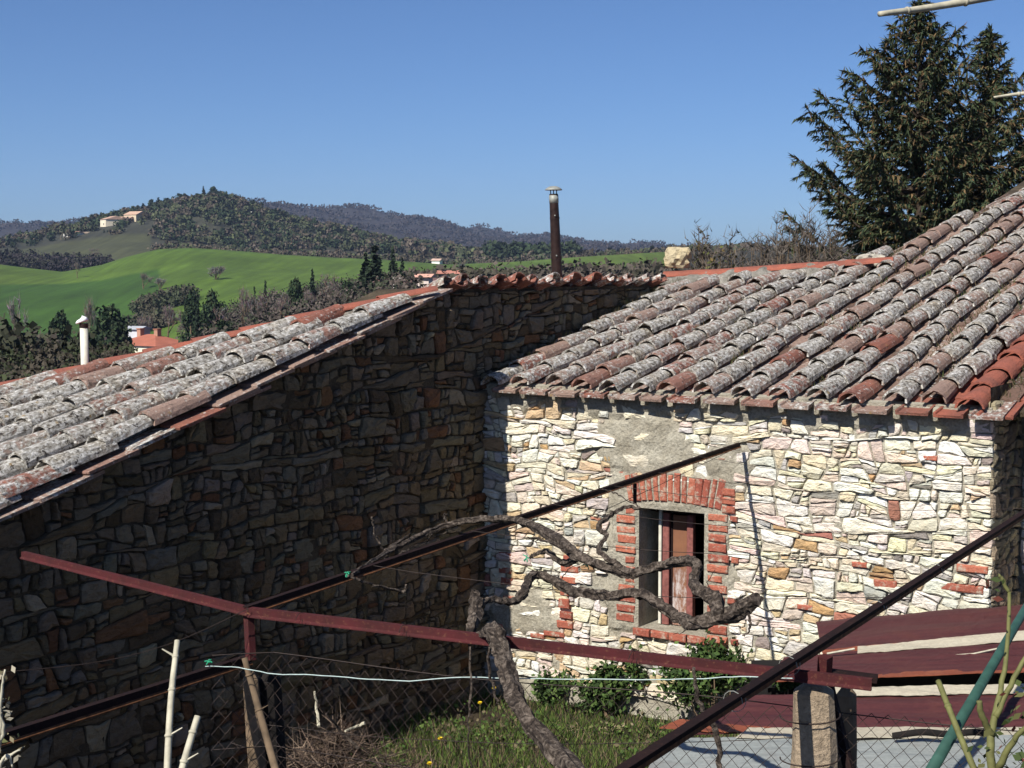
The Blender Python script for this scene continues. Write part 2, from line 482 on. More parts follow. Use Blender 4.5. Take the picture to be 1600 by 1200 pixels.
# ------------------------------------------------------------------ terrain
XC = np.array([-900, -300, 0, 60, 100, 160, 200, 250, 300, 350, 400, 450, 520, 600, 700, 800, 900, 1040, 1200, 1600, 2000, 2600], float)
RINGS = {
    60:   [520, 540, 560, 560, 560, 560, 560, 555, 550, 545, 540, 535, 530, 520, 510, 510, 510, 510, 520, 530, 530, 530],
    120:  [560, 580, 600, 600, 600, 598, 595, 590, 585, 575, 565, 550, 530, 500, 480, 475, 470, 470, 480, 490, 490, 490],
    200:  [560, 580, 592, 592, 590, 588, 585, 575, 560, 545, 530, 515, 495, 470, 458, 455, 452, 450, 450, 455, 460, 460],
    270:  [550, 562, 572, 570, 565, 556, 548, 532, 515, 500, 488, 478, 468, 458, 450, 448, 446, 444, 440, 440, 440, 440],
    360:  [510, 515, 520, 515, 508, 496, 486, 474, 462, 455, 452, 448, 445, 440, 436, 434, 432, 430, 425, 425, 425, 425],
    450:  [450, 455, 455, 452, 450, 445, 438, 428, 420, 420, 422, 424, 425, 424, 424, 421, 416, 410, 408, 410, 412, 412],
    550:  [410, 412, 413, 420, 424, 413, 400, 388, 386, 389, 393, 397, 401, 405, 413, 409, 402, 394, 392, 400, 405, 405],
    600:  [415, 417, 418, 424, 426, 418, 405, 394, 392, 395, 398, 402, 405, 409, 416, 414, 408, 400, 400, 405, 408, 408],
    690:  [395, 396, 397, 395, 390, 383, 378, 379, 382, 387, 391, 393, 395, 400, 405, 410, 410, 404, 404, 408, 410, 410],
    850:  [388, 388, 388, 376, 364, 351, 343, 332, 320, 313, 330, 347, 362, 380, 398, 405, 407, 405, 405, 408, 410, 410],
    1000: [398, 398, 398, 390, 380, 366, 356, 345, 338, 335, 345, 360, 378, 392, 405, 410, 410, 408, 408, 410, 412, 412],
    1700: [392, 390, 385, 378, 375, 372, 365, 358, 348, 342, 340, 344, 352, 364, 378, 390, 396, 400, 403, 408, 412, 412],
    2300: [372, 368, 360, 356, 357, 352, 345, 338, 330, 325, 323, 325, 331, 340, 353, 371, 381, 391, 399, 404, 408, 410],
    2800: [385, 382, 372, 368, 368, 362, 356, 348, 342, 338, 335, 337, 342, 352, 366, 380, 388, 396, 402, 406, 410, 412],
    3400: [405] * 22,
}
RK = np.array(sorted(RINGS), float)
RY = np.array([RINGS[int(k)] for k in RK], float)
AZC = np.arctan((XC - 800) / F)

def smoothstep(a, b, x):
    t = np.clip((x - a) / (b - a), 0, 1)
    return t * t * (3 - 2 * t)

def vnoise(x, y, s, seed=0.0):
    return noise.noise(Vector((x * s + seed, y * s - seed, seed * 1.7)))

def ground_near(x, y):
    z = -1.72 - (3.08 - 1.72) * float(smoothstep(2.6, 6.8, y))
    if y > 20: z -= (y - 20) * 0.02
    return z

def terrain_z(x, y):
    r = math.hypot(x, y)
    az = math.atan2(x, y)
    azc = max(AZC[0], min(AZC[-1], az))
    zn = ground_near(x, y) + 0.05 * vnoise(x, y, 0.8, 3.1) + 0.02 * vnoise(x, y, 4.0, 1.3)
    if r <= 25: return zn
    col = [np.interp(azc, AZC, RY[k]) for k in range(len(RK))]
    zz = -(np.array(col) - 415) / F * RK * math.cos(azc)
    lr = math.log(r)
    L = np.log(RK)
    # monotone-ish smooth interpolation in log r
    k = int(np.clip(np.searchsorted(L, lr) - 1, 0, len(L) - 2))
    t = min(1.0, max(0.0, (lr - L[k]) / (L[k + 1] - L[k])))
    def m(i):
        i0 = max(0, i - 1); i1 = min(len(L) - 1, i + 1)
        return (zz[i1] - zz[i0]) / (L[i1] - L[i0]) * (0 if i in (6, 9, 12) else 1) if i0 != i1 else 0
    d = L[k + 1] - L[k]
    h = (2 * t ** 3 - 3 * t * t + 1) * zz[k] + (t ** 3 - 2 * t * t + t) * d * m(k) * .6 + (-2 * t ** 3 + 3 * t * t) * zz[k + 1] + (t ** 3 - t * t) * d * m(k + 1) * .6
    h += r * 0.0012 * vnoise(x, y, 6.0 / r, 9.0) + (0.012 * r if r > 640 else 0.0) * vnoise(x, y, 0.012, 4.0) * float(smoothstep(640, 800, r)) * .6
    w = float(smoothstep(25, 60, r))
    return zn * (1 - w) + h * w

def build_terrain():
    az = np.concatenate([np.arange(-180, -26, 4.0), np.arange(-26, -20, 0.5), np.arange(-20, 20, 0.14), np.arange(20, 26, 0.5), np.arange(26, 180, 4.0)])
    rr = np.concatenate([[0.4, 1, 1.6, 2.2], np.arange(2.8, 14, 0.22), np.arange(14, 30, 1.0), np.geomspace(31, 250, 36), np.geomspace(256, 1050, 90), np.geomspace(1070, 3000, 40), [3400]])
    na, nr = len(az), len(rr)
    V = []; C = []
    for r in rr:
        for a in az:
            x = r * math.sin(R(a)); y = r * math.cos(R(a))
            z = terrain_z(x, y)
            px = 800 + F * math.tan(R(a)) if abs(a) < 60 else (9999 if a > 0 else -9999)
            n = vnoise(x, y, 10.0 / max(r, 10), 2.2)
            V.append((x, y, z))
            # cover of the ground: earth, meadow, woods floor
            earth = (0.060, 0.045, 0.026); scrub = (0.040, 0.038, 0.024); field = (0.066, 0.128, 0.012); field2 = (0.098, 0.135, 0.018)
            if r < 30: c = earth
            elif r < 235: c = scrub
            elif r < 585:
                lim = 235 if px < 90 else (260 if px < 330 else 300)
                right = 730 < px < 1065
                if r < lim + 20 * n: c = scrub
                elif px < 715 or right:
                    k = 0.5 + 0.5 * n
                    c = tuple(field[i] * (1 - k) + field2[i] * k for i in range(3))
                    if px < 250 and r < 470: c = (0.038, 0.085, 0.009)
                    if right and r < 380: c = scrub
                else: c = scrub
            elif r < 720 and px < 235: c = (0.062, 0.066, 0.030)
            elif r < 1200: c = (0.070, 0.066, 0.042) if n > 0.15 else (0.045, 0.046, 0.030)
            else: c = (0.035, 0.030, 0.030)
            C.append(c)
    Fc = []
    for i in range(nr - 1):
        for j in range(na):
            j2 = (j + 1) % na
            Fc.append((i * na + j, i * na + j2, (i + 1) * na + j2, (i + 1) * na + j))
    V.append((0, 0, -1.72)); C.append((0.1, 0.07, 0.04)); c0 = len(V) - 1
    for j in range(na): Fc.append((c0, (j + 1) % na, j))
    t = NT('ground_cover'); v = t.coord('Object')
    n1 = t.noise(v, 0.03, 6, 0.6); n2 = t.noise(v, 0.35, 5, 0.7); n3 = t.noise(v, 9, 6, 0.7)
    n4 = t.noise(t.coord('Object', (.35, .018, 0)), 1.0, 3, .5)
    c = t.mix(1.0, t.attr(), t.ramp(n4, [(0.35, 0.80), (0.65, 1.15)]), 'MULTIPLY')
    c = t.mix(1.0, c, t.ramp(n1, [(0.3, 0.75), (0.7, 1.2)]), 'MULTIPLY')
    c = t.mix(1.0, c, t.ramp(n2, [(0.3, 0.85), (0.7, 1.12)]), 'MULTIPLY')
    c = t.mix(1.0, c, t.ramp(n3, [(0.3, 0.6), (0.7, 1.2)]), 'MULTIPLY')
    t.base(c); t.bump(n3, 0.03)
    o = obj('ground', (V, Fc), t.m, cols=C, smooth=True)
    tag(o, kind='structure')
build_terrain()

def gz(px, d):
    """terrain point below image column px at depth d"""
    x = (px - 800) / F * d * 1.0
    return Vector((x, d, terrain_z(x, d)))

# ------------------------------------------------------------------ masonry
def clip(poly, nx, ny, c):
    """keep nx*x+ny*y<=c"""
    out = []
    n = len(poly)
    for i in range(n):
        a = poly[i]; b = poly[(i + 1) % n]
        da = nx * a[0] + ny * a[1] - c; db = nx * b[0] + ny * b[1] - c
        if da <= 0: out.append(a)
        if (da < 0 and db > 0) or (da > 0 and db < 0):
            t = da / (da - db)
            out.append((a[0] + (b[0] - a[0]) * t, a[1] + (b[1] - a[1]) * t))
    return out

def split_cells(x0, x1, z0, z1, aspect, amin, amax, rs, bias=1.7, band=.30, tilt=1.0):
    """rubble bond: pieces cut again and again by slightly tilted lines, thin joints that meet in T shapes"""
    out = []
    def bb(p):
        xs = [a[0] for a in p]; zs = [a[1] for a in p]
        return min(xs), max(xs), min(zs), max(zs)
    stack = [[(x0, z0), (x1, z0), (x1, z1), (x0, z1)]]
    while stack:
        p = stack.pop()
        a0, a1, b0, b1 = bb(p); w = a1 - a0; h = b1 - b0
        A = area(p)
        if A < 1e-5: continue
        tgt = amin + (amax - amin) * rs.random() ** bias
        if h < band and A < tgt: out.append(p); continue
        if A < amin: out.append(p); continue
        asp = aspect * math.exp(rs.gauss(0, .55))
        t = rs.uniform(.3, .7)
        if h > band or w / max(h, 1e-6) < asp:
            ang = (rs.gauss(0, .07) if w > .5 else rs.gauss(0, .16)) * tilt
            nx, ny = -math.sin(ang), math.cos(ang); c = nx * (a0 + a1) / 2 + ny * (b0 + h * t)
        else:
            ang = rs.gauss(0, .26) * tilt
            nx, ny = math.cos(ang), math.sin(ang); c = nx * (a0 + w * t) + ny * (b0 + b1) / 2
        q = clip(p, nx, ny, c); r = clip(p, -nx, -ny, -c)
        if len(q) > 2: stack.append(q)
        if len(r) > 2: stack.append(r)
    # bend all joints together
    res = []
    for p in out:
        n = len(p); P = []
        for i in range(n):
            a, b = p[i], p[(i + 1) % n]
            k = max(1, int(math.hypot(a[0] - b[0], a[1] - b[1]) / .035))
            for j in range(k): P.append((a[0] + (b[0] - a[0]) * j / k, a[1] + (b[1] - a[1]) * j / k))
        res.append([(x + .030 * vnoise(x, z, 3.5, 31) + .009 * vnoise(x, z, 13, 51), z + .034 * vnoise(x, z, 3.2, 71) + .010 * vnoise(x, z, 12, 91)) for x, z in P])
    return res

def area(poly):
    return abs(sum(poly[i][0] * poly[(i + 1) % len(poly)][1] - poly[(i + 1) % len(poly)][0] * poly[i][1] for i in range(len(poly)))) / 2

def centroid(poly):
    A = 0; cx = 0; cy = 0
    for i in range(len(poly)):
        a = poly[i]; b = poly[(i + 1) % len(poly)]
        k = a[0] * b[1] - b[0] * a[1]
        A += k; cx += (a[0] + b[0]) * k; cy += (a[1] + b[1]) * k
    if abs(A) < 1e-9: return poly[0]
    return (cx / (3 * A), cy / (3 * A))

def stone_vf(poly, rs, gap=0.006, h=0.025, depth=0.05, n=14, rough=0.006, origin=(0, 0), back=0.0):
    """one stone: outline poly (x,z), face towards -y"""
    # thin out to about n points but keep the corners
    P = list(poly)
    while len(P) > n:
        best = min(range(len(P)), key=lambda i: abs((P[i][0] - P[i - 1][0]) * (P[(i + 1) % len(P)][1] - P[i - 1][1]) - (P[i][1] - P[i - 1][1]) * (P[(i + 1) % len(P)][0] - P[i - 1][0])))
        P.pop(best)
    n = len(P)
    if n < 3: return None
    while n < 8:
        k_ = max(range(n), key=lambda i: math.hypot(P[i][0] - P[(i + 1) % n][0], P[i][1] - P[(i + 1) % n][1]))
        P.insert(k_ + 1, ((P[k_][0] + P[(k_ + 1) % n][0]) / 2, (P[k_][1] + P[(k_ + 1) % n][1]) / 2)); n += 1
    Q = []
    cut = rs.uniform(.08, .24)
    for i in range(n):
        Q.append(((P[i - 1][0] * cut + P[i][0] + P[(i + 1) % n][0] * cut) / (1 + 2 * cut), (P[i - 1][1] * cut + P[i][1] + P[(i + 1) % n][1] * cut) / (1 + 2 * cut)))
    c = centroid(Q)
    sz = math.sqrt(area(Q))
    out = []
    sd = rs.uniform(0, 100)
    for (x, z) in Q:
        dx, dz = x - c[0], z - c[1]; d = math.hypot(dx, dz) + 1e-6
        g = gap * (1 + 0.8 * noise.noise(Vector((x * 18, z * 18, 7)))) + rough * noise.noise(Vector((x * 28, z * 34, sd)))
        k = max(0.4, 1 - g / d)
        out.append((c[0] + dx * k, c[1] + dz * k))
    v = []; f = []
    tx, tz = rs.uniform(-.10, .10), rs.uniform(-.12, .12)      # tilt of the face
    def fy(x, z, hh): return -(hh + (x - c[0]) * tx + (z - c[1]) * tz)
    for (x, z) in out: v.append((x - origin[0], depth, z - origin[1]))
    for (x, z) in out: v.append((x - origin[0], fy(x, z, h * rs.uniform(.55, .8)) + back, z - origin[1]))
    for (x, z) in out:
        s = rs.uniform(.72, .90)
        xx, zz = c[0] + (x - c[0]) * s, c[1] + (z - c[1]) * s
        v.append((xx - origin[0], fy(xx, zz, h * rs.uniform(.8, 1.2)) + rs.uniform(-1, 1) * .05 * sz + back, zz - origin[1]))
    v.append((c[0] - origin[0] + rs.uniform(-.15, .15) * sz, -h * rs.uniform(.9, 1.35) + back, c[1] - origin[1]))
    for k in (0, 1):
        for i in range(n):
            j = (i + 1) % n
            f.append((k * n + i, k * n + j, (k + 1) * n + j, (k + 1) * n + i))
    ci = 3 * n
    for i in range(n): f.append((2 * n + i, 2 * n + (i + 1) % n, ci))
    return v, f

def place_stones(wall, cells, mat, palette, rs, hrange, gap, limit=300, name='stone', visible=None, rough=0.006):
    cs = [(area(c), c) for c in cells if len(c) >= 3 and area(c) > 0.0005]
    key = (lambda t: -t[0] * (1 if visible is None or visible(*centroid(t[1])) else 0.01))
    cs.sort(key=key)
    rest = MB()
    cnt = 0
    for a, c in cs:
        h = rs.uniform(*hrange) * (1.0 + min(1.0, a * 12))
        cen = centroid(c)
        vf = stone_vf(c, rs, gap, h, origin=(cen if cnt < limit else (0, 0)), n=16 if a > .01 else 11, rough=rough)
        if not vf: continue
        w = [p[0] for p in palette]
        col = rs.choices([p[1] for p in palette], w)[0]
        k = rs.uniform(.8, 1.15)
        col = tuple(min(.85, x * k * rs.uniform(.95, 1.05)) for x in col)
        if cnt < limit:
            o = obj(name, vf, mat, wall, cols=[col] * len(vf[0]), loc=(cen[0], 0, cen[1]))
            cnt += 1
        else:
            rest.add(vf, col)
    if rest.v:
        o = obj('small_stones', rest.vf(), mat, wall, cols=rest.c)
        o['kind'] = 'stuff'

# ================================================================== FRONT OUTBUILDING
C0 = at(757, 900, 11.0); C0.z = 0
BASEZ = -3.15
def fw(px, py, out=0.0):
    p = hit(px, py, C0 - W * out, W)
    d = p - C0
    return d.dot(E), d.z
def gw(px, py, out=0.0):
    p = hit(px, py, C0 + E * out, E)
    d = p - C0
    return d.dot(W), d.z

eave_z = fw(1150, 632)[1]
FWL = fw(1546, 800)[0]             # length of the front wall
print('front wall length', FWL, 'eave z', eave_z, fw(790, 612), fw(1540, 655))
house = empty('stone_outbuilding', (C0.x, C0.y, 0), (0, 0, -AZ), 'sunlit pale rubble stone outbuilding with small brick-framed window and lichened tile roof', 'building')

WX0, WZ1 = fw(1001, 793); WX1, _ = fw(1103, 803); _, WZ0 = fw(1050, 986)
_, WZ1 = fw(1050, 797)
print('window', WX0, WX1, WZ0, WZ1)
T0 = -0.12    # wall begins inside the gable wall
def in_patch(x, z):
    """raised mortar 0..1"""
    n = vnoise(x, z, 6, 5.0) * .06 + vnoise(x, z, 17, 2.0) * .03
    s = 0
    # below the eaves
    band = smoothstep(eave_z - 0.13 - 0.08 * vnoise(x, 0, 2.5, 3), eave_z - 0.06, z + n)
    s = max(s, float(band) * (1 if x > .25 else .6))
    # round the window and above
    d = max(WX0 - .24 - x, x - WX1 - .19, WZ0 - .05 - z, z - WZ1 - .24)
    s = max(s, float(smoothstep(.03, -.02, d + n)))
    d2 = math.hypot((x - WX0 - .02) / 1.7, z - WZ1 - .42)
    s = max(s, float(smoothstep(.25, .18, d2 + n)))
    d3 = math.hypot((x - WX1 - .17) / 1.0, z - WZ1 - .35)
    s = max(s, float(smoothstep(.20, .13, d3 + n)))
    d4 = math.hypot((x - .35) / 1.5, z + 2.45)
    s = max(s, .9 * float(smoothstep(.22, .14, d4 + n)))
    return s

front_wall = empty('front_wall', (0, 0, 0), parent=house)
# mortar skin with the window opening left out
def skin(x0, x1, z0, z1, step, fn, hole=None, top=None, wrap=0.05):
    nx = int((x1 - x0) / step) + 1; nz = int((z1 - z0) / step) + 1
    xs = list(np.linspace(x0, x1, nx)); zs = list(np.linspace(z0, z1, nz))
    if hole:
        for a in (hole[0], hole[1]): xs[int(np.argmin([abs(x - a) for x in xs]))] = a
        for a in (hole[2], hole[3]): zs[int(np.argmin([abs(z - a) for z in zs]))] = a
    V = []; Fc = []
    for z in zs:
        for x in xs:
            zz = min(z, top(x)) if top else z
            V.append((x, fn(x, zz), zz))
    nx = len(xs)
    for j in range(len(zs) - 1):
        for i in range(nx - 1):
            if hole and xs[i] >= hole[0] - 1e-6 and xs[i + 1] <= hole[1] + 1e-6 and zs[j] >= hole[2] - 1e-6 and zs[j + 1] <= hole[3] + 1e-6: continue
            if top and zs[j] > min(top(xs[i]), top(xs[i + 1])) + step: continue
            Fc.append((j * nx + i, j * nx + i + 1, (j + 1) * nx + i + 1, (j + 1) * nx + i))
    return V, Fc
def mort(x, z):
    hole = WX0 - .015 <= x <= WX1 + .015 and WZ0 - .015 <= z <= WZ1 + .015
    if hole: return -.022
    return .000 - .026 * in_patch(x, z) + .012 * vnoise(x, z, 11, 6) + .005 * vnoise(x, z, 40, 8)
ms = obj('mortar', skin(T0, FWL, BASEZ, eave_z + .05, .022, mort, (WX0, WX1, WZ0, WZ1)), M['mortar_light'], front_wall)
# masonry body behind, as four solid pieces round the opening
core = MB()
TH = .42
core.add(box_vf(T0, WX0, .03, TH, BASEZ, eave_z + .03)); core.add(box_vf(WX1, FWL - .004, .03, TH, BASEZ, eave_z + .03))
core.add(box_vf(WX0, WX1, .03, TH, BASEZ, WZ0 - .002)); core.add(box_vf(WX0, WX1, .03, TH, WZ1 + .002, eave_z + .03))
obj('masonry_core', core.vf(), M['mortar_light'], front_wall)
rv = MB()     # plastered reveals of the opening
rv.add(box_vf(WX0 - .02, WX0 - .001, -.02, .30, WZ0, WZ1)); rv.add(box_vf(WX1 + .001, WX1 + .02, -.02, .30, WZ0, WZ1))
rv.add(box_vf(WX0 - .02, WX1 + .02, -.018, .30, WZ1 + .001, WZ1 + .02)); rv.add(box_vf(WX0 - .02, WX1 + .02, -.018, .30, WZ0 - .02, WZ0 - .001))
obj('reveal', rv.vf(), M['mortar_light'], front_wall)

PAL_L = [(6, (.78, .71, .56)), (7, (.82, .78, .69)), (1.6, (.62, .47, .29)), (1.5, (.72, .60, .51)), (1.6, (.54, .51, .46)), (2.6, (.74, .67, .48)), (.4, (.50, .32, .16)), (.25, (.38, .17, .12)), (.35, (.28, .25, .22))]
rs = random.Random(5)
BR = (WX0 - .235, WX1 + .165, WZ0 - .05, WZ1 + .20)   # brick surround
cells = split_cells(T0, FWL + .02, BASEZ, eave_z - .02, 2.2, .0018, .034, rs, bias=2.5, band=.25)
keep = []
for c in cells:
    cx, cz = centroid(c)
    if BR[0] < cx < BR[1] and BR[2] < cz < BR[3]: continue
    # cut away from brickwork
    if BR[2] < cz < BR[3]:
        if cx <= BR[0]: c = clip(c, 1, 0, BR[0])
        elif cx >= BR[1]: c = clip(c, -1, 0, -BR[1])
    elif BR[0] < cx < BR[1]:
        if cz <= BR[2]: c = clip(c, 0, 1, BR[2])
        else: c = clip(c, 0, -1, -BR[3])
    else:
        if cx <= BR[0] and any(p[0] > BR[0] and BR[2] < p[1] < BR[3] for p in c): c = clip(c, 1, 0, BR[0])
        if cx >= BR[1] and any(p[0] < BR[1] and BR[2] < p[1] < BR[3] for p in c): c = clip(c, -1, 0, -BR[1])
    if len(c) < 3: continue
    pa = in_patch(cx, cz)
    if pa > .6 and rs.random() < .62: continue
    if cz < -2.95: continue
    keep.append(c)
print('front stones', len(keep))
place_stones(front_wall, keep, M['stone_light'], PAL_L, rs, (.007, .028), .0045, rough=.010)

# brickwork round the window (bricks as single pieces)
def brick(x0, x1, z0, z1, seed, rot=0.0, y=-.038, parent=front_wall, mat=None, name='brick'):
    cx, cz = (x0 + x1) / 2, (z0 + z1) / 2
    vf = rough_box(x0 - cx, x1 - cx, 0, .07, z0 - cz, z1 - cz, n=.003, seed=seed, bev=.006)
    return obj(name, vf, mat or M['brick'], parent, loc=(cx, y + random.uniform(-.004, .004), cz), rot=(0, rot, 0))
k = 0
z = WZ0 + .0
rb = random.Random(3)
zz = WZ0 - .10
i = 0
while zz < WZ1 + .02:      # right jamb
    w = rb.choice([.10, .135, .15, .125, .15])
    x0 = WX1 + .025 + rb.uniform(0, .012)
    brick(x0, x0 + w, zz, zz + .046 + rb.uniform(-.006, .006), 50 + i)
    if i % 4 == 1: brick(x0 + w + .02, x0 + w + .07, zz + .004, zz + .042, 150 + i)
    zz += .068; i += 1
zz = WZ0 + .03; i = 0
while zz < WZ1 + .02:      # left jamb
    w = rb.choice([.07, .12, .15, .14])
    x1 = WX0 - .018 - rb.uniform(0, .012)
    brick(x1 - w, x1, zz, zz + .046 + rb.uniform(-.006, .006), 250 + i)
    zz += .068; i += 1
nA = 14                    # flat arch of bricks on end
for j in range(nA):
    u = (j + .5) / nA
    xc = (WX0 - .10) + (WX1 - WX0 + .24) * u
    ang = (u - .5) * .42
    hh = .185 + rb.uniform(-.02, .02)
    zc = WZ1 + .035 + hh / 2 + .028 * math.sin(u * math.pi)
    w = .034 if rb.random() < .7 else .048
    brick(xc - w / 2, xc + w / 2, zc - hh / 2, zc + hh / 2, 400 + j, rot=ang)
for j in range(3):         # stacked bricks where the arch meets the right jamb
    brick(WX1 + .13, WX1 + .22, WZ1 + .02 + j * .058, WZ1 + .066 + j * .058, 470 + j)
# cracked bricks left in the masonry at its left end
for (px, py, w, h) in [(893, 872, 26, 9), (893, 888, 34, 12), (891, 905, 30, 11), (890, 925, 30, 12), (884, 942, 20, 16), (887, 960, 24, 12), (885, 975, 30, 12), (793, 868, 26, 12), (792, 890, 24, 11), (795, 908, 22, 13), (798, 935, 22, 12), (868, 990, 40, 8), (842, 993, 26, 8), (1345, 882, 24, 8), (1385, 912, 34, 12), (1520, 888, 44, 11), (1505, 918, 60, 11), (1260, 948, 24, 8), (1456, 715, 20, 7)]:
    s, z = fw(px, py)
    ww, hh = w * .0042, h * .0042
    brick(s - ww / 2, s + ww / 2, z - hh / 2, z + hh / 2, int(px + py), y=-.034)
# brick sill
sx0, sz0 = WX0 - .03, WZ0
for j in range(4):
    a = sx0 + (WX1 - sx0 + .03) * j / 4; b = sx0 + (WX1 - sx0 + .03) * (j + 1) / 4 - .008
    o = brick(a, b, WZ0 - .052, WZ0 - .004, 600 + j, y=-.055, name='brick')

# right side wall (in shade, deepened by darker stone and mortar colours), going back to the setback wall
SB = .66
side_wall = empty('side_wall', (FWL, 0, 0), (0, 0, math.pi / 2), parent=house)
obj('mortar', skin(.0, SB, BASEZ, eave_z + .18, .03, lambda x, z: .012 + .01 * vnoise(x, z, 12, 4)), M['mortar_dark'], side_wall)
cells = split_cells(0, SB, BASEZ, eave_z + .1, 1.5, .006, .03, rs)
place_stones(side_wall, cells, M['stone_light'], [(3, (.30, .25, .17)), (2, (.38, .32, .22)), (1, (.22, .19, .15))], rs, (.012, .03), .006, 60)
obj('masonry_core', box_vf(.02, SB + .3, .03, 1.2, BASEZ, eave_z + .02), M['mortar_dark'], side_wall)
setback = empty('setback_wall', (FWL, SB, 0), parent=house)
SBL = 2.2
obj('mortar', skin(.0, SBL, BASEZ, eave_z + .16, .03, lambda x, z: .012 + .01 * vnoise(x, z, 12, 9)), M['mortar_light'], setback)
cells = split_cells(.03, SBL, BASEZ, eave_z + .08, 2.0, .004, .03, rs)
place_stones(setback, cells, M['stone_light'], PAL_L, rs, (.014, .03), .005, 40)

# interior behind the opening, its unlit darkness put into near-black walls
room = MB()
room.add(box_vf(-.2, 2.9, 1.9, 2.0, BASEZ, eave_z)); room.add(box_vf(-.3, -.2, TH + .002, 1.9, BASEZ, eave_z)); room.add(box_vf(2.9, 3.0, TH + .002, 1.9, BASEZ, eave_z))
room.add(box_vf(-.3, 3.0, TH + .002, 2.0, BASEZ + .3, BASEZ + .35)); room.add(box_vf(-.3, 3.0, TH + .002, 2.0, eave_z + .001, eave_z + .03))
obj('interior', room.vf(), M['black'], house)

# window: outer frame, stiles, worn panel, open dark part to the right
win = empty('window', (0, 0, 0), parent=house)
YR = .13
wW = WX1 - WX0; wH = WZ1 - WZ0
def wbox(name, a, b, c, d, y0, y1, mat, seed=1):
    vf = rough_box(a, b, y0, y1, c, d, n=.0012, seed=seed, bev=.004)
    o = obj(name, vf, mat, win); return o
f0 = WX0 + .075
wbox('frame', f0, f0 + .022, WZ0 + .004, WZ1 - .02, YR - .01, YR + .04, M['cream_pipe'], 3)
wbox('frame', WX0 + .002, WX1 - .002, WZ1 - .045, WZ1 - .003, YR + .01, YR + .06, M['rust_dark'], 2)
leaf_ = MB()
wbox('stile', f0 + .026, f0 + .075, WZ0 + .004, WZ1 - .047, YR, YR + .035, M['wood_red'], 4)
wbox('stile', f0 + .215, f0 + .262, WZ0 + .004, WZ1 - .047, YR - .012, YR + .03, M['wood_red'], 5)
p_ = obj('door_panel', rough_box(-.06, .06, 0, .02, -.4, .36, n=.001, seed=8, bev=.002), M['panel'], win, loc=(f0 + .155, YR + .02, WZ0 + .405))
# clip panel to its opening
for v in p_.data.vertices:
    v.co.z = max(-.40, min(WZ1 - .05 - WZ0 - .405, v.co.z))
wbox('dark_gap_strip', f0 + .085, f0 + .097, WZ0 + .004, WZ1 - .047, YR + .012, YR + .03, M['rust_dark'], 6)  # near-black strip standing in for the shaded gap between stile and panel

# ------------------------------------------------------------------ right roof
SL = .225
SLA = math.atan(SL)
YU = (W * math.cos(SLA) + UP * math.sin(SLA)).normalized()      # up the slope
NU = E.cross(YU).normalized()
pan_z = fw(1150, 622)[1] + .012          # height of pans where they leave the wall
RP0 = Vector((C0.x, C0.y, pan_z))
def rp(px, py, lift=.05):
    p = hit(px, py, RP0 + NU * lift, NU)
    d = p - RP0
    return d.dot(E), d.dot(YU)
for q in [(780, 592), (1057, 442), (1385, 412), (1600, 300), (1506, 612), (1565, 594), (1040, 432), (1600, 520)]:
    print('roof', q, [round(a, 2) for a in rp(*q)])

def frame_mtx(origin, ex, ey, ez):
    m = Matrix.Identity(4)
    for i in range(3):
        m[i][0] = ex[i]; m[i][1] = ey[i]; m[i][2] = ez[i]; m[i][3] = origin[i]
    return m

def cover_vf(wl, wu, L, th=.014, h=.62, seg=8, seed=0, chip=.25):
    """half-round tile, narrow end up (+y); chipped lower lip"""
    rs = random.Random(seed)
    v = []; f = []
    ny = 4
    for layer in (0, 1):
        for j in range(ny):
            t = j / (ny - 1)
            w = (wl * (1 - t) + wu * t) / 2 - (th if layer else 0)
            for i in range(seg + 1):
                a = math.pi * i / seg
                y = L * t
                if j == 0 and rs.random() < chip: y += rs.uniform(0, .022)
                z = math.sin(a) * w * h * 2 * .62
                v.append((-math.cos(a) * w + rs.uniform(-.0015, .0015), y, z + rs.uniform(-.0015, .0015)))
    m = seg + 1; o2 = ny * m
    for j in range(ny - 1):
        for i in range(seg):
            a, b, c, d = j * m + i, j * m + i + 1, (j + 1) * m + i + 1, (j + 1) * m + i
            f.append((a, b, c, d)); f.append((o2 + d, o2 + c, o2 + b, o2 + a))
    for i in range(seg):
        f.append((i + 1, i, o2 + i, o2 + i + 1))
        k = (ny - 1) * m
        f.append((k + i, k + i + 1, o2 + k + i + 1, o2 + k + i))
    for j in range(ny - 1):
        a, b = j * m, (j + 1) * m
        f.append((a, b, o2 + b, o2 + a)); a += seg; b += seg
        f.append((b, a, o2 + a, o2 + b))
    return v, f

def pan_vf(wl, wu, L, lip=.028, th=.016, seed=0):
    """flat channel tile with upstanding sides"""
    rs = random.Random(seed)
    v = []
    for t in (0, 1):
        w = (wl * t + wu * (1 - t)) / 2 if False else (wl * (1 - t) + wu * t) / 2
        y = L * t
        prof = [(-w, lip), (-w + th, lip), (-w + th * 1.3, th), (w - th * 1.3, th), (w - th, lip), (w, lip), (w - .004, 0), (-w + .004, 0)]
        for (x, z) in prof: v.append((x + rs.uniform(-.0015, .0015), y + rs.uniform(-.003, .003), z))
    f = [tuple(range(7, -1, -1)), tuple(range(8, 16))]
    for i in range(8):
        j = (i + 1) % 8
        f.append((i, j, 8 + j, 8 + i))
    return v, f

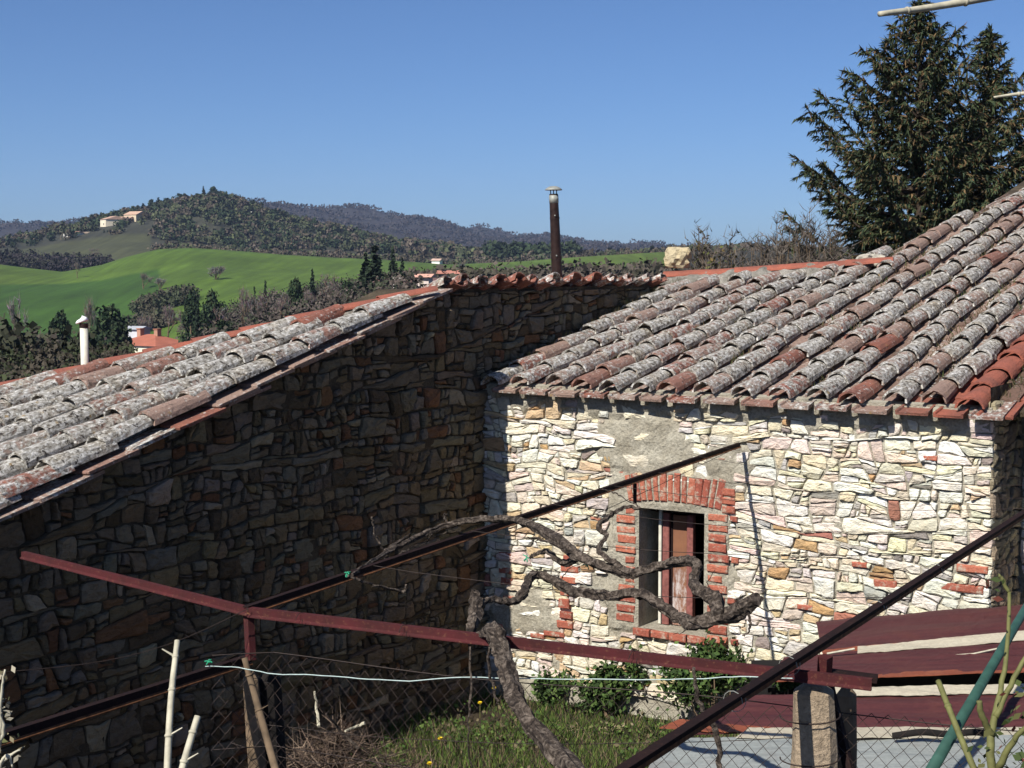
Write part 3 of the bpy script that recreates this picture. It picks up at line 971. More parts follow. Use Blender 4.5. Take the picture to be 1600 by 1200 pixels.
EXPO = .345
cover_m = [make_mesh('cover_tile', *cover_vf(.160, .124, .44, h=.76, seed=s, chip=(.1, .2, .3, .15, .4, .2)[s]), M['tile'], smooth=False) for s in range(6)]
cover_new = make_mesh('cover_tile', *cover_vf(.178, .14, .44, seed=9, chip=0, seg=12), M['tile_new'])
pan_m = [make_mesh('channel_tile', *pan_vf(.205, .175, .44, seed=s), M['tile']) for s in range(3)]
pan_dark = [make_mesh('channel_tile', *pan_vf(.205, .175, .44, seed=s), M['tile_pan']) for s in range(3)]
pan_new = make_mesh('channel_tile', *pan_vf(.205, .175, .44, seed=8), M['tile_new'])

roof = obj('roof', box_vf(-.02, 4.9, .03, 3.2, -.05, -.022), M['mortar_dark'])
roof.parent = house
house_m = Matrix.Translation((C0.x, C0.y, 0)) @ Matrix.Rotation(-AZ, 4, 'Z')
roof.matrix_local = house_m.inverted() @ frame_mtx(RP0, E, YU, NU)
# upper part of the roof on the right reaches higher
obj('deck', box_vf(1.75, 4.9, 3.2, 8.4, -.05, -.022), M['mortar_dark'], roof)
obj('eave_mortar', (lambda m: m.vf())(MB().add(box_vf(-.02, FWL, 0.0, .05, -.045, .004))), M['mortar_light'], roof)

mouths = [(772, 598), (812, 602), (860, 604), (905, 608), (952, 609), (1002, 611), (1045, 612), (1097, 614), (1159, 618), (1219, 620), (1275, 622), (1334, 625), (1401, 628), (1462, 630), (1524, 625)]
row_s = [rp(*m, lift=.03)[0] for m in mouths]
row_s[0] = .125
print('rows', [round(s, 2) for s in row_s])
d_ = (row_s[-1] - row_s[0]) / 14
while row_s[-1] < 4.7: row_s.append(row_s[-1] + .235)

def upper_limit(s):
    if s < 1.45: return 3.02 + .36 * s
    if s < 2.0: return 3.62 + (s - 1.45) / .55 * 4.3
    return 8.3
def lower_limit(s):
    return -.10 if s <= FWL + .1 else .60

covers = []; pans = []
rt = random.Random(21)
for i, s in enumerate(row_s):
    lo, up = lower_limit(s), upper_limit(s)
    y = lo + .03 + rt.uniform(-.035, .03)
    lift = .026
    k = 0
    wav = rt.uniform(0, 6)
    drift = rt.uniform(-.02, .02)
    while y < up - .12:
        ss = s + .010 * math.sin(wav + y * 2.2) + rt.uniform(-.008, .008)
        covers.append([ss, y, lift + rt.uniform(-.006, .010), rt.uniform(-.065, .065), i, k])
        y += EXPO * rt.uniform(.88, 1.08); k += 1
for i in range(len(row_s) - 1):
    s = (row_s[i] + row_s[i + 1]) / 2
    gapw = row_s[i + 1] - row_s[i]
    lo, up = lower_limit(s), upper_limit(s)
    y = lo - .045 + rt.uniform(-.015, .015); k = 0
    while y < up - .1:
        pans.append([s + rt.uniform(-.006, .006), y, -.018 + rt.uniform(-.002, .002), rt.uniform(-.02, .02), i, k, gapw])
        y += EXPO * rt.uniform(.98, 1.04); k += 1

def tile_obj(name, me, parent, x, y, z, rz, rx=.0, sx=1.0, lich=.5, ry=0.0):
    o = link(name, me, parent, loc=(x, y, z), rot=(rx, ry, rz))
    if sx != 1.0: o.scale = (sx, 1, 1)
    o.color = (lich, rt.random(), rt.random(), 1)
    return o

def proj_size(o_s, o_y):     # nearest tiles first
    p = RP0 + E * o_s + YU * o_y
    u = p.x / p.y
    vis = -.36 < u < .36
    return (0 if vis else 100) + p.length
covers.sort(key=lambda c: proj_size(c[0], c[1])); pans.sort(key=lambda c: proj_size(c[0], c[1]))
rest = MB(); restp = MB()
for n_, (s, y, z, rz, i, k) in enumerate(covers):
    r_ = rt.random()
    lich = rt.uniform(.50, .66)
    if r_ < .03: lich = rt.uniform(.05, .25)
    elif r_ < .13: lich = rt.uniform(.38, .46)
    me = rt.choice(cover_m)
    if i == 14 : me = cover_new if y < 1.4 else rt.choice(cover_m); lich = .3
    if i > 14 and y < 2.2 and rt.random() < .7: me = cover_new
    if i == 13 and k == 0: lich = .12
    if n_ < 300:
        tile_obj('cover_tile', me, roof, s, y, z, rz, rx=-.045, lich=lich, ry=rt.uniform(-.07, .07), sx=rt.uniform(.94, 1.06))
    else:
        mt = Matrix.Translation((s, y, z)) @ Matrix.Rotation(rz, 4, 'Z') @ Matrix.Rotation(-.045, 4, 'X')
        rest.add(([mt @ v.co for v in me.vertices], [tuple(p.vertices) for p in me.polygons]))
if rest.v:
    o = obj('far_cover_tiles', rest.vf(), M['tile'], roof); o['kind'] = 'stuff'; o.color = (.6, 1, 1, 1)
for n_, (s, y, z, rz, i, k, gw_) in enumerate(pans):
    me = rt.choice(pan_m if k == 0 else pan_dark); lich = rt.uniform(.32, .50)
    if k == 0: lich = rt.uniform(.38, .52)
    if i == 13 or (i > 14 and y < 2.5): me = pan_new
    if i == 12 and k == 0: lich = .08
    if n_ < 300:
        tile_obj('channel_tile', me, roof, s, y, z, rz, rx=-.035, lich=lich, sx=min(1.12, max(.8, gw_ / .235)))
    else:
        mt = Matrix.Translation((s, y, z)) @ Matrix.Rotation(-.035, 4, 'X')
        restp.add(([mt @ v.co for v in me.vertices], [tuple(p.vertices) for p in me.polygons]))
if restp.v:
    o = obj('far_channel_tiles', restp.vf(), M['tile'], roof); o['kind'] = 'stuff'; o.color = (.45, 1, 1, 1)

# last channel tiles on the right end of the eave, running back along the verge
y = -.12
while y < .55:
    o = tile_obj('channel_tile', pan_new, roof, FWL + .05, y, -.022, 0, rx=-.035, sx=1.05)
    y += .34
# mortar lumps between pans at the eave
for i in range(0, 14):
    s = row_s[i]
    c = [(s - .032, eave_z - .01), (s + .03, eave_z - .012), (s + .036, eave_z + .085), (s - .03, eave_z + .085)]
    vf = stone_vf([(a, b - .03) for a, b in c], rt, gap=.002, h=.055, n=12, depth=.03, origin=(s, eave_z))
    obj('mortar_lump', vf, M['mortar_light'], front_wall, loc=(s, 0, eave_z))

# ridge: mortar bed and red ridge tiles, two stones weighting it
ridge_pts = [rp(1035, 430, .09), rp(1180, 426, .09), rp(1388, 408, .09)]
RA = Vector((-.09, 3.12, 0)); RB_ = Vector((1.42, 3.58, 0))
print('ridge', ridge_pts)
nseg = 90
V = []; Fc = []
for i in range(nseg + 1):
    t = i / nseg
    p = RA.lerp(RB_, t)
    for (dy, dz) in ((-.16, -.02), (-.12, .05), (-.03, .085), (.06, .07), (.12, .02), (.12, -.06)):
        V.append((p.x, p.y + dy + .02 * vnoise(p.x, dy, 9, 2), dz + .032 * vnoise(p.x + dy * 3, 1, 14, 5)))
for i in range(nseg):
    for k in range(5):
        Fc.append((i * 6 + k, (i + 1) * 6 + k, (i + 1) * 6 + k + 1, i * 6 + k + 1))
M['ridge_bed'] = mortar_mat('lichened_mortar', (0.33, 0.31, 0.27), (0.13, 0.12, 0.10))
obj('ridge_mortar', (V, Fc), M['ridge_bed'], roof)
ridge_tile = make_mesh('ridge_tile', *cover_vf(.17, .14, .40, seed=2, chip=.2, h=.32), M['tile_new'])
L_ = (RB_ - RA).length; n_ = int(L_ / .29)
for i in range(n_ + 1):
    p = RA.lerp(RB_, i / n_)
    link('ridge_tile', ridge_tile, roof, loc=(p.x - .02, p.y + .02, .070 + rt.uniform(-.004, .004)), rot=(rt.uniform(-.01, .02), -.03, -math.pi / 2 + math.atan2(RB_.y - RA.y, RB_.x - RA.x) + rt.uniform(-.02, .02)))

def rock(name, loc, size, seed, label, mat, col):
    rs_ = random.Random(seed)
    import bmesh
    bm = bmesh.new(); bmesh.ops.create_icosphere(bm, subdivisions=3, radius=1)
    for v in bm.verts:
        p = v.co.copy()
        k = 1 + .5 * noise.noise(p * 1.3 + Vector((seed, 0, 0))) + .28 * noise.noise(p * 3.0 + Vector((0, seed, 0))) + .1 * noise.noise(p * 8)
        p = p * k
        p.x = max(-.9, min(.85, p.x)); p.z = max(-.75, min(.9, p.z))
        v.co = Vector((p.x * size[0], p.y * size[1], p.z * size[2]))
    me = bpy.data.meshes.new(name); bm.to_mesh(me); bm.free()
    ca = me.color_attributes.new('Col', 'FLOAT_COLOR', 'POINT')
    ca.data.foreach_set('color', [x for _ in me.vertices for x in (*col, 1)])
    me.materials.append(mat)
    o = link(name, me, loc=loc, rot=(0, 0, rs_.uniform(0, 3)))
    return tag(o, label, 'rock')
pr = RP0 + E * (RA.x + .02) + YU * RA.y
P1 = at(1058, 404, pr.y + .05)
rock('rock', P1, (.13, .12, .115), 4, 'rough yellowish boulder at the left end of the tile ridge', M['stone_light'], (.50, .42, .27))
P2 = at(1360, 408, (RP0 + E * 1.4 + YU * 3.66).y + .15)
rock('rock', P2, (.16, .12, .07), 9, 'flat pale stone on the ridge under the conifers', M['stone_light'], (.50, .46, .38))

# moss and dry weeds between the rows
nW = 16000
bs = []; tp = []; cc = []
for _ in range(nW):
    i = rt.randrange(0, len(row_s) - 1)
    s = (row_s[i] + row_s[i + 1]) / 2
    y = rt.uniform(.2, upper_limit(s))
    if vnoise(s * 1.0 + i, y, 1.3, 8) < .08 + (.25 if s < .8 else 0): continue
    x = s + rt.gauss(0, .035)
    b = Vector((x, y, .0)); L = rt.uniform(.015, .065)
    bs.append(b); tp.append(b + Vector((rt.gauss(0, .4) * L, rt.gauss(0, .4) * L, L)))
    cc.append((.055, .075, .022) if rt.random() < .45 else (.11, .08, .045))
o = link('roof_weeds', blades_mesh('roof_weeds', [tuple(b) for b in bs], [tuple(b) for b in tp], [.007] * len(bs), cc, M['leaf']), roof)
o['kind'] = 'stuff'

# ================================================================== LEFT HOUSE WITH THE SHADED GABLE WALL
tp_, zp_ = gw(682, 446)
G0 = tp_                                   # t of the peak
ZP = zp_
tl, zl = gw(0, 790)
GSL = (ZP - zl) / (G0 - tl)
tr, zr = gw(1035, 438)
ZR = (zr + gw(700, 447)[1]) / 2
print('gable peak', G0, ZP, 'slope', GSL, 'left', tl, zl, 'right', tr, zr, ZR)
left = empty('stone_house', (C0.x, C0.y, 0), (0, 0, math.pi / 2 - AZ), 'large shaded dark rubble stone house with sloping lichen-grey tile roof', 'house')
gable = empty('gable_wall', (0, 0, 0), parent=left)
GX0, GX1 = -7.2, 3.05
def gtop(x):
    return min(ZR, ZP + (x - G0) * GSL) - .03
def gm(x, z): return .000 + .016 * vnoise(x, z, 3.5, 6) + .012 * vnoise(x, z, 12, 8)
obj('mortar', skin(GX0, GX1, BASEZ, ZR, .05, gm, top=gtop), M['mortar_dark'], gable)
poly = [(GX0, .03), (GX1, .03)]
V = [(GX0, .03, BASEZ), (GX1, .03, BASEZ), (GX1, .03, gtop(GX1)), (G0, .03, gtop(G0)), (GX0, .03, gtop(GX0))]
V += [(a, .5, c) for a, b, c in V]
Fc = [(0, 1, 2, 3, 4), (9, 8, 7, 6, 5)] + [(i, (i + 1) % 5, 5 + (i + 1) % 5, 5 + i)[::-1] for i in range(5)]
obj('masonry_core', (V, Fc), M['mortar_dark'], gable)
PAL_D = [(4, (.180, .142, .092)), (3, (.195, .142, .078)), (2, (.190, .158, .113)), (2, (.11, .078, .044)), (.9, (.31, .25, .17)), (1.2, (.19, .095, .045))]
rs = random.Random(8)
cells = split_cells(GX0, GX1, BASEZ, ZR, 1.4, .0034, .048, rs, bias=2.6, band=.27, tilt=.8)
kc = []
for c in cells:
    c = clip(c, 0, 1, ZR - .05)
    if len(c) >= 3: c = clip(c, -GSL, 1, ZP - G0 * GSL - .05)
    if len(c) >= 3: kc.append(c)
print('gable stones', len(kc))
def gvis(x, z):
    p = C0 + W * x + UP * z
    return p.y > .5 and abs(p.x / p.y) < .35 and z > -.33 * p.y * 1.02
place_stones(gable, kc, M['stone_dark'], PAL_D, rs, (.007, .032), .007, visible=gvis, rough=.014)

# left roof: plane falling to the left, cut by a hip
LSA = math.atan(GSL)
LY = (W * math.cos(LSA) + UP * math.sin(LSA)).normalized()
LN = E.cross(LY).normalized()
LP0 = C0 + W * G0 + UP * (ZP + .015)
lroof = obj('roof', ([(.06, 0, -.06), (.06, -8, -.06), (-5.84, -8, -.06), (.06, 0, -.02), (.06, -8, -.02), (-5.84, -8, -.02)], [(0, 1, 2), (5, 4, 3), (0, 3, 4, 1), (1, 4, 5, 2), (2, 5, 3, 0)]), M['mortar_dark'])
left_m = Matrix.Translation((C0.x, C0.y, 0)) @ Matrix.Rotation(math.pi / 2 - AZ, 4, 'Z')
lroof.parent = left
lroof.matrix_local = left_m.inverted() @ frame_mtx(LP0, E, LY, LN)
def lp(px, py, lift=.05):
    p = hit(px, py, LP0 + LN * lift, LN); d = p - LP0
    return d.dot(E), d.dot(LY)
print('left roof pts', lp(0, 603), lp(200, 553), lp(400, 510), lp(660, 452), lp(0, 770))
HIP = .79                                   # x per y along the hip
HO = Vector((.10, -.31, 0))
lc = []
nrow = 15
for i in range(nrow):
    x = .0 - i * .235
    y0 = (x - HO.x) / HIP + HO.y            # hip height for this row
    y = y0 - .46 + rt.uniform(-.05, .05)
    k = 0; wav = rt.uniform(0, 6)
    while y > -7.2:
        lc.append(('c', x + (.03 if i == 0 else 0) + .014 * math.sin(wav + y * 2) + rt.uniform(-.01, .01) - .0 * k, y, .034 + rt.uniform(-.004, .01), rt.uniform(-.07, .07), i))
        y -= EXPO * rt.uniform(.85, 1.05); k += 1
    xp = x - .117
    y = (xp - HO.x) / HIP + HO.y - .46
    while y > -7.2:
        lc.append(('p', xp + rt.uniform(-.01, .01), y, -.016, rt.uniform(-.03, .03), i))
        y -= EXPO
def lkey(c):
    p = LP0 + E * c[1] + LY * c[2]
    return (0 if (p.y > 1 and abs(p.x / p.y) < .36) else 100) + p.length
lc.sort(key=lkey)
cnt = {'c': 0, 'p': 0}; restb = {'c': MB(), 'p': MB()}
for (kd, x, y, z, rz, i) in lc:
    me = rt.choice(cover_m) if kd == 'c' else rt.choice(pan_dark)
    lich = rt.uniform(.52, .68) if rt.random() < .95 else rt.uniform(.38, .46)
    sx = rt.uniform(.9, 1.1)
    rx = -.045 + rt.uniform(-.03, .03); ry = rt.uniform(-.12, .12)
    nm = 'cover_tile' if kd == 'c' else 'channel_tile'
    if cnt[kd] < 300:
        tile_obj(nm, me, lroof, x, y, z, rz, rx=rx if kd == 'c' else -.035, lich=lich, sx=sx, ry=ry if kd == 'c' else 0)
        cnt[kd] += 1
    else:
        mt = Matrix.Translation((x, y, z)) @ Matrix.Rotation(rz, 4, 'Z') @ Matrix.Rotation(-.045, 4, 'X')
        restb[kd].add(([mt @ v.co for v in me.vertices], [tuple(p.vertices) for p in me.polygons]))
for kd in ('c', 'p'):
    if restb[kd].v:
        o = obj('far_cover_tiles' if kd == 'c' else 'far_channel_tiles', restb[kd].vf(), M['tile'], lroof); o['kind'] = 'stuff'; o.color = (.6, 1, 1, 1)
# flat verge tiles, stepped, along the gable edge
vt = [make_mesh('verge_tile', *rough_box(-.075, .075, 0, .36, -.011, .011, n=.004, seed=s, bev=.004), M['tile']) for s in range(3)]
y = -.42
while y > -7.2:
    tile_obj('verge_tile', rt.choice(vt), lroof, .085 + rt.uniform(-.012, .015), y, -.016 + rt.uniform(-.004, .006), rt.uniform(-.05, .05), rx=-.05, lich=rt.uniform(.34, .56), ry=rt.uniform(-.05, .05))
    if rt.random() < .6: tile_obj('verge_tile', rt.choice(vt), lroof, .05 + rt.uniform(-.012, .01), y + .1, -.044, rt.uniform(-.04, .04), rx=-.03, lich=rt.uniform(.2, .4))
    y -= .33
# hip tiles with their mortar bed
hdir = Vector((HIP, 1, 0)).normalized()
hl = 8.5; k = 0
ang = math.atan2(hdir.y, hdir.x) - math.pi / 2
hipt = make_mesh('hip_tile', *cover_vf(.13, .105, .40, seed=4, chip=.1, h=.30), M['tile_new'])
bed = MB()
while k * .31 < hl:
    p = HO - hdir * (.30 + k * .31)
    link('hip_tile', hipt, lroof, loc=(p.x, p.y, .046 + rt.uniform(-.003, .004)), rot=(-.035, 0, ang + rt.uniform(-.025, .025)))
    k += 1
nseg = 60
V = []; Fc = []
side = Vector((hdir.y, -hdir.x, 0))
for i in range(nseg + 1):
    c = HO - hdir * (.35 + hl * i / nseg)
    for (a, dz) in ((.10, -.03), (.075, .025), (0, .038), (-.08, .02), (-.12, -.08)):
        q = c + side * (a + .015 * vnoise(c.x, a, 8, 2))
        V.append((q.x, q.y, dz + .012 * vnoise(c.y, a * 4, 9, 1)))
for i in range(nseg):
    for j in range(4): Fc.append((i * 5 + j, i * 5 + j + 1, (i + 1) * 5 + j + 1, (i + 1) * 5 + j))
obj('hip_mortar', (V, Fc), M['ridge_bed'], lroof)
# slope beyond the hip (falls away to the north-west)
Pp = LP0.copy()
hw = (E * hdir.x + LY * hdir.y).normalized()
Pe = Pp - hw * 9
far = [Pp, Pe, Pe - E * 3.0 + UP * -1.8 + W * 1.0, Pp - E * 3.0 + W * 3.6 + UP * -.9, Pp + W * 3.6 + UP * -.03]
linv = left_m.inverted()
fv = [linv @ (p - UP * .03) for p in far] + [linv @ (p - UP * .08) for p in far]
obj('rear_roof', (fv, [(0, 1, 2, 3, 4), (9, 8, 7, 6, 5)]), M['tile_new'], left)

# eave row on the flat-topped part: half-round tiles end on, falling away behind
round_pan = [make_mesh('channel_tile', *cover_vf(.165, .135, .44, h=.45, seed=30 + s, chip=.3), M['tile']) for s in range(2)]
eroof = empty('crest_roof', (0, 0, 0), parent=left)
cv = [make_mesh('cover_tile', *cover_vf(.172, .14, .46, seed=40 + s, chip=.35), M['tile']) for s in range(3)]
covx = [gw(x, 440)[0] for x in (690, 715, 742, 770, 800, 828, 857, 892, 922, 952, 980, 1008, 1030)]
back_rot = math.radians(25)
for i, t in enumerate(covx):
    for k in range(3):
        # tile axis: local +y into the house; front lip proud of the wall by 7 cm
        if k > 0 and i < 3: continue
        z = ZR + .018 + rt.uniform(-.006, .012) - k * .33 * math.tan(back_rot)
        o = link('cover_tile', rt.choice(cv), eroof, loc=(t + rt.uniform(-.01, .01), -.07 + k * .33 + rt.uniform(-.02, .02), z), rot=(-back_rot + .03, rt.uniform(-.08, .08), rt.uniform(-.1, .1)))
        o.color = (rt.uniform(.36, .55), 1, 1, 1)
        if i < len(covx) - 1:
            tm = (t + covx[i + 1]) / 2
            o = link('channel_tile', rt.choice(round_pan), eroof, loc=(tm, -.075 + k * .33 + rt.uniform(-.02, .02), z + .022), rot=(back_rot, math.pi + rt.uniform(-.06, .06), rt.uniform(-.06, .06)))
            o.color = (rt.uniform(.36, .52), 1, 1, 1)

# dry stems hanging in the corner where roof and wall meet
bs = []; tp = []; cc = []
for _ in range(1900):
    t = rt.uniform(.25, 3.0); lim = pan_z + t * SL
    if vnoise(t, 0, 2.2, 4) < -.15 and rt.random() < .8: continue
    b = C0 + W * t + E * rt.uniform(.03, .12) + UP * (lim + .0)
    L = rt.uniform(.03, .13)
    bs.append(tuple(b)); tp.append(tuple(b + Vector((rt.gauss(0, .35), rt.gauss(0, .35), 1)) * L))
    cc.append((.045, .055, .02) if rt.random() < .5 else (.10, .07, .04))
o = link('wall_weeds', blades_mesh('wall_weeds', bs, tp, [.007] * len(bs), cc, M['leaf']))
tag(o, 'dry weeds along the foot of the dark wall above the tile roof', 'weeds', kind='stuff')

# ------------------------------------------------------------------ flue pipes
def flue():
    base = C0 + W * gw(869, 432)[0] - E * .32
    d = base.y
    pb = at(871, 445, d); pt = at(865, 303, d)
    root = empty('chimney_pipe', pb, label='tall dark brown metal chimney pipe with a domed cap behind the tiled wall', cat='chimney')
    def loc(p): return p - pb
    n = 8
    P = [loc(pb.lerp(pt, i / n)) for i in range(n + 1)]
    obj('pipe', tube_vf(P, [.044 - .010 * i / n for i in range(n + 1)], 16), M['pipe_brown'], root, smooth=True)
    q = loc(at(862, 318, d)); q2 = loc(at(862, 306, d))
    a, b = loc(pb.lerp(pt, .90)), loc(pb.lerp(pt, .985))
    obj('collar', tube_vf([a, b], .0365, 16), M['galv'], root, smooth=True)
    for k_ in (.28, .72): 
        c = loc(pb.lerp(pt, k_)); obj('pipe_ring', tube_vf([c, c + Vector((0, 0, .02))], .0455 - .010 * k_, 16), M['pipe_brown'], root)
        obj('rivet', tube_vf([c + Vector((0, -.05, .03)), c + Vector((0, -.03, .03))], .006, 6), M['galv'], root)
    top = P[-1]
    for k_ in range(3):
        an = k_ * 2.09 + .5
        r_ = Vector((math.cos(an), math.sin(an), 0)) * .026
        obj('cap_leg', tube_vf([top + r_, top + r_ * 1.1 + Vector((0, 0, .035))], .004, 5), M['pipe_brown'], root)
    prof = [(.0, .062), (.03, .058), (.055, .045), (.068, .032), (.066, .028), (.03, .032), (0, .034)]
    v = []; f = []
    sg = 20
    for (r_, z_) in prof:
        for i in range(sg): v.append(top + Vector((r_ * math.cos(2 * math.pi * i / sg), r_ * math.sin(2 * math.pi * i / sg), z_)))
    for j in range(len(prof) - 1):
        for i in range(sg): f.append((j * sg + i, (j + 1) * sg + i, (j + 1) * sg + (i + 1) % sg, j * sg + (i + 1) % sg))
    obj('cap', (v, f), M['galv'], root, smooth=True)
flue()
def white_flue():
    d = 10.4
    pb = at(134, 592, d); pt = at(131, 512, d)
    root = empty('chimney_pipe', pb, label='short cream chimney pipe with tilted silver cap beyond the left roof', cat='chimney')
    obj('pipe', tube_vf([(0, 0, -.3), pt - pb], .027, 16), M['cream_pipe'], root, smooth=True)
    t = pt - pb
    obj('pipe_ring', tube_vf([t - Vector((0, 0, .0)), t + Vector((0, 0, .03))], .030, 16), M['pipe_brown'], root)
    m = MB()
    v = []; f = []; sg = 14
    for (r_, z_) in [(.036, .035), (.044, .043), (.032, .060), (.0, .072)]:
        for i in range(sg):
            an = 2 * math.pi * i / sg
            v.append(t + Vector((r_ * math.cos(an) - .012, r_ * math.sin(an), z_ + .012 * math.cos(an))))
    for j in range(3):
        for i in range(sg): f.append((j * sg + i, j * sg + (i + 1) % sg, (j + 1) * sg + (i + 1) % sg, (j + 1) * sg + i))
    f.append(tuple(range(sg - 1, -1, -1)))
    obj('cap', (v, f), M['white_cap'], root, smooth=True)
    obj('thin_rod', tube_vf([Vector((-.045, 0, -.2)), Vector((-.042, 0, .1))], .004, 5), M['wire'], root)
white_flue()

# ================================================================== LEAN-TO SHED WITH METAL SHEETS
shed_o = at(1420, 1100, 7.0); shed_o.z = BASEZ
shed = empty('lean_to_shed', shed_o, label='low lean-to shed roofed with overlapping rusted and grey metal sheets', cat='shed')
def sheet(name, corners, mat, nu=60, nv=10, corr=.0, period=.076, wave=.012, seed=0, label=None, th=.003):
    """corners: near-left, near-right, far-right, far-left as (px,py,depth)"""
    A, B, C, D = [at(*c) - shed_o for c in corners]
    V = []; Fc = []
    for j in range(nv + 1):
        for i in range(nu + 1):
            u, w = i / nu, j / nv
            p = A.lerp(B, u).lerp(D.lerp(C, u), w)
            dist = w * (A - D).length
            z = corr * math.sin(dist / period * 2 * math.pi) + wave * vnoise(u * 6 + seed, w * 2, 1, seed) + .003 * vnoise(u * 40, w * 9, 1, seed)
            e = (.012 * vnoise(u * 14, seed, 1, 2)) if j == 0 else 0
            V.append(p + Vector((0, -e, z)))
    n = len(V)
    V += [v - Vector((0, 0, th)) for v in V]
    m = nu + 1
    for j in range(nv):
        for i in range(nu):
            q = (j * m + i, j * m + i + 1, (j + 1) * m + i + 1, (j + 1) * m + i)
            Fc.append(q); Fc.append(tuple(n + k for k in q[::-1]))
    for i in range(nu):
        Fc.append((i + 1, i, n + i, n + i + 1)); k = nv * m
        Fc.append((k + i, k + i + 1, n + k + i + 1, n + k + i))
    o = obj(name, (V, Fc), mat, shed, smooth=False)
    if label: o['label'] = label
    return o
sheet('roof_sheet', [(1285, 1020, 7.15), (1760, 976, 7.3), (1760, 931, 7.9), (1275, 970, 7.75)], M['sheet_rust'], corr=.005, wave=.008, seed=1, label='uppermost rusted red sheet against the stone wall')
sheet('sheet_lip', [(1285, 1022, 7.12), (1760, 978, 7.27), (1760, 971, 7.34), (1285, 1015, 7.19)], M['sheet_edge'], nv=2, wave=.004, seed=1)
sheet('pale_strip', [(1340, 1021, 7.07), (1760, 987, 7.20), (1760, 970, 7.32), (1340, 1010, 7.18)], M['sheet_pale'], nv=3, wave=.003, seed=2)
sheet('roof_sheet', [(1200, 1063, 6.72), (1760, 1040, 6.8), (1760, 983, 7.25), (1225, 1027, 7.08)], M['sheet_rust'], corr=.005, wave=.006, seed=3, label='middle rusted red sheet with twigs lying on it')
sheet('sheet_lip', [(1200, 1065, 6.69), (1760, 1043, 6.77), (1760, 1036, 6.84), (1200, 1058, 6.77)], M['sheet_edge'], nv=2, wave=.004, seed=3)
sheet('pale_strip', [(1240, 1088, 6.47), (1760, 1080, 6.56), (1760, 1066, 6.66), (1260, 1074, 6.56)], M['sheet_pale'], nv=3, wave=.004, seed=4)
sheet('roof_sheet', [(1040, 1148, 6.10), (1760, 1138, 6.16), (1760, 1079, 6.58), (1175, 1086, 6.50)], M['sheet_rust'], corr=.005, wave=.006, seed=5, label='lowest rusted red sheet behind the wire fence')
sheet('sheet_lip', [(1030, 1137, 6.14), (1300, 1154, 6.05), (1300, 1145, 6.10), (1060, 1124, 6.24)], M['sheet_edge'], nv=2, wave=.004, seed=5)
sheet('pale_strip', [(1150, 1152, 5.97), (1760, 1153, 6.0), (1760, 1136, 6.18), (1170, 1137, 6.15)], M['sheet_pale'], nv=3, wave=.005, seed=6)
sheet('roof_sheet', [(960, 1290, 5.05), (1760, 1290, 5.05), (1760, 1151, 6.02), (1040, 1153, 6.00)], M['sheet_grey'], corr=.007, nu=70, nv=26, wave=.02, seed=7, label='long pale grey sheet at the front of the shed')
body = MB()
def loc_s(p): return p - shed_o
Aw = at(1200, 1075, 6.95); Bw = at(1760, 1066, 7.05)
d_ = (Bw - Aw)
body_v = [Aw - shed_o, Bw - shed_o, Bw - shed_o + Vector((0.3, .5, 0)), Aw - shed_o + Vector((.0, .5, 0))]
lo = [Vector((p.x, p.y, .02)) for p in body_v]
obj('shed_wall', ([*lo, *body_v], [(0, 1, 5, 4), (1, 2, 6, 5), (2, 3, 7, 6), (3, 0, 4, 7), (4, 5, 6, 7)]), M['black'], shed)  # near-black wall colour carries the shade of the gap under the sheet
for (px, py, d) in [(1060, 1158, 5.95), (1500, 1158, 5.95), (1000, 1290, 5.15), (1500, 1290, 5.15)]:
    p = at(px, py, d) - shed_o
    obj('support_post', box_vf(p.x - .03, p.x + .03, p.y - .03, p.y + .03, 0.02, p.z - .02), M['wood_old'], shed)
twg = obj('dry_stick', tube_vf([at(1487, 1031, 7.0) + Vector((0, 0, .02)), at(1520, 1030, 7.0) + Vector((0, 0, .025)), at(1565, 1022, 7.0) + Vector((0, 0, .03))], .005, 5), M['cane'])
tag(twg, 'short pale stick lying on the middle rusted sheet', 'stick')
sl = obj('loose_slat', tube_vf([at(1292, 1028, 7.05) + Vector((0, 0, .02)), at(1335, 1022, 7.05) + Vector((0, 0, .025))], .006, 5), M['cane'])
tag(sl, 'pale splinter lying beside the pergola post on rusted sheet', 'stick')
bt = at(1398, 1143, 6.1)
hs = obj('black_hose', tube_vf(smooth_path([at(1395, 1150, 5.93), at(1440, 1144, 5.93), at(1480, 1147, 5.93), at(1520, 1144, 5.93), at(1545, 1146, 5.93)], [.008, .012, .022, .022, .014], 5)[0], .014, 8), M['black'], smooth=True)
tag(hs, 'dark blue-black hose lying along the foot of the lowest rusted sheet', 'hose')

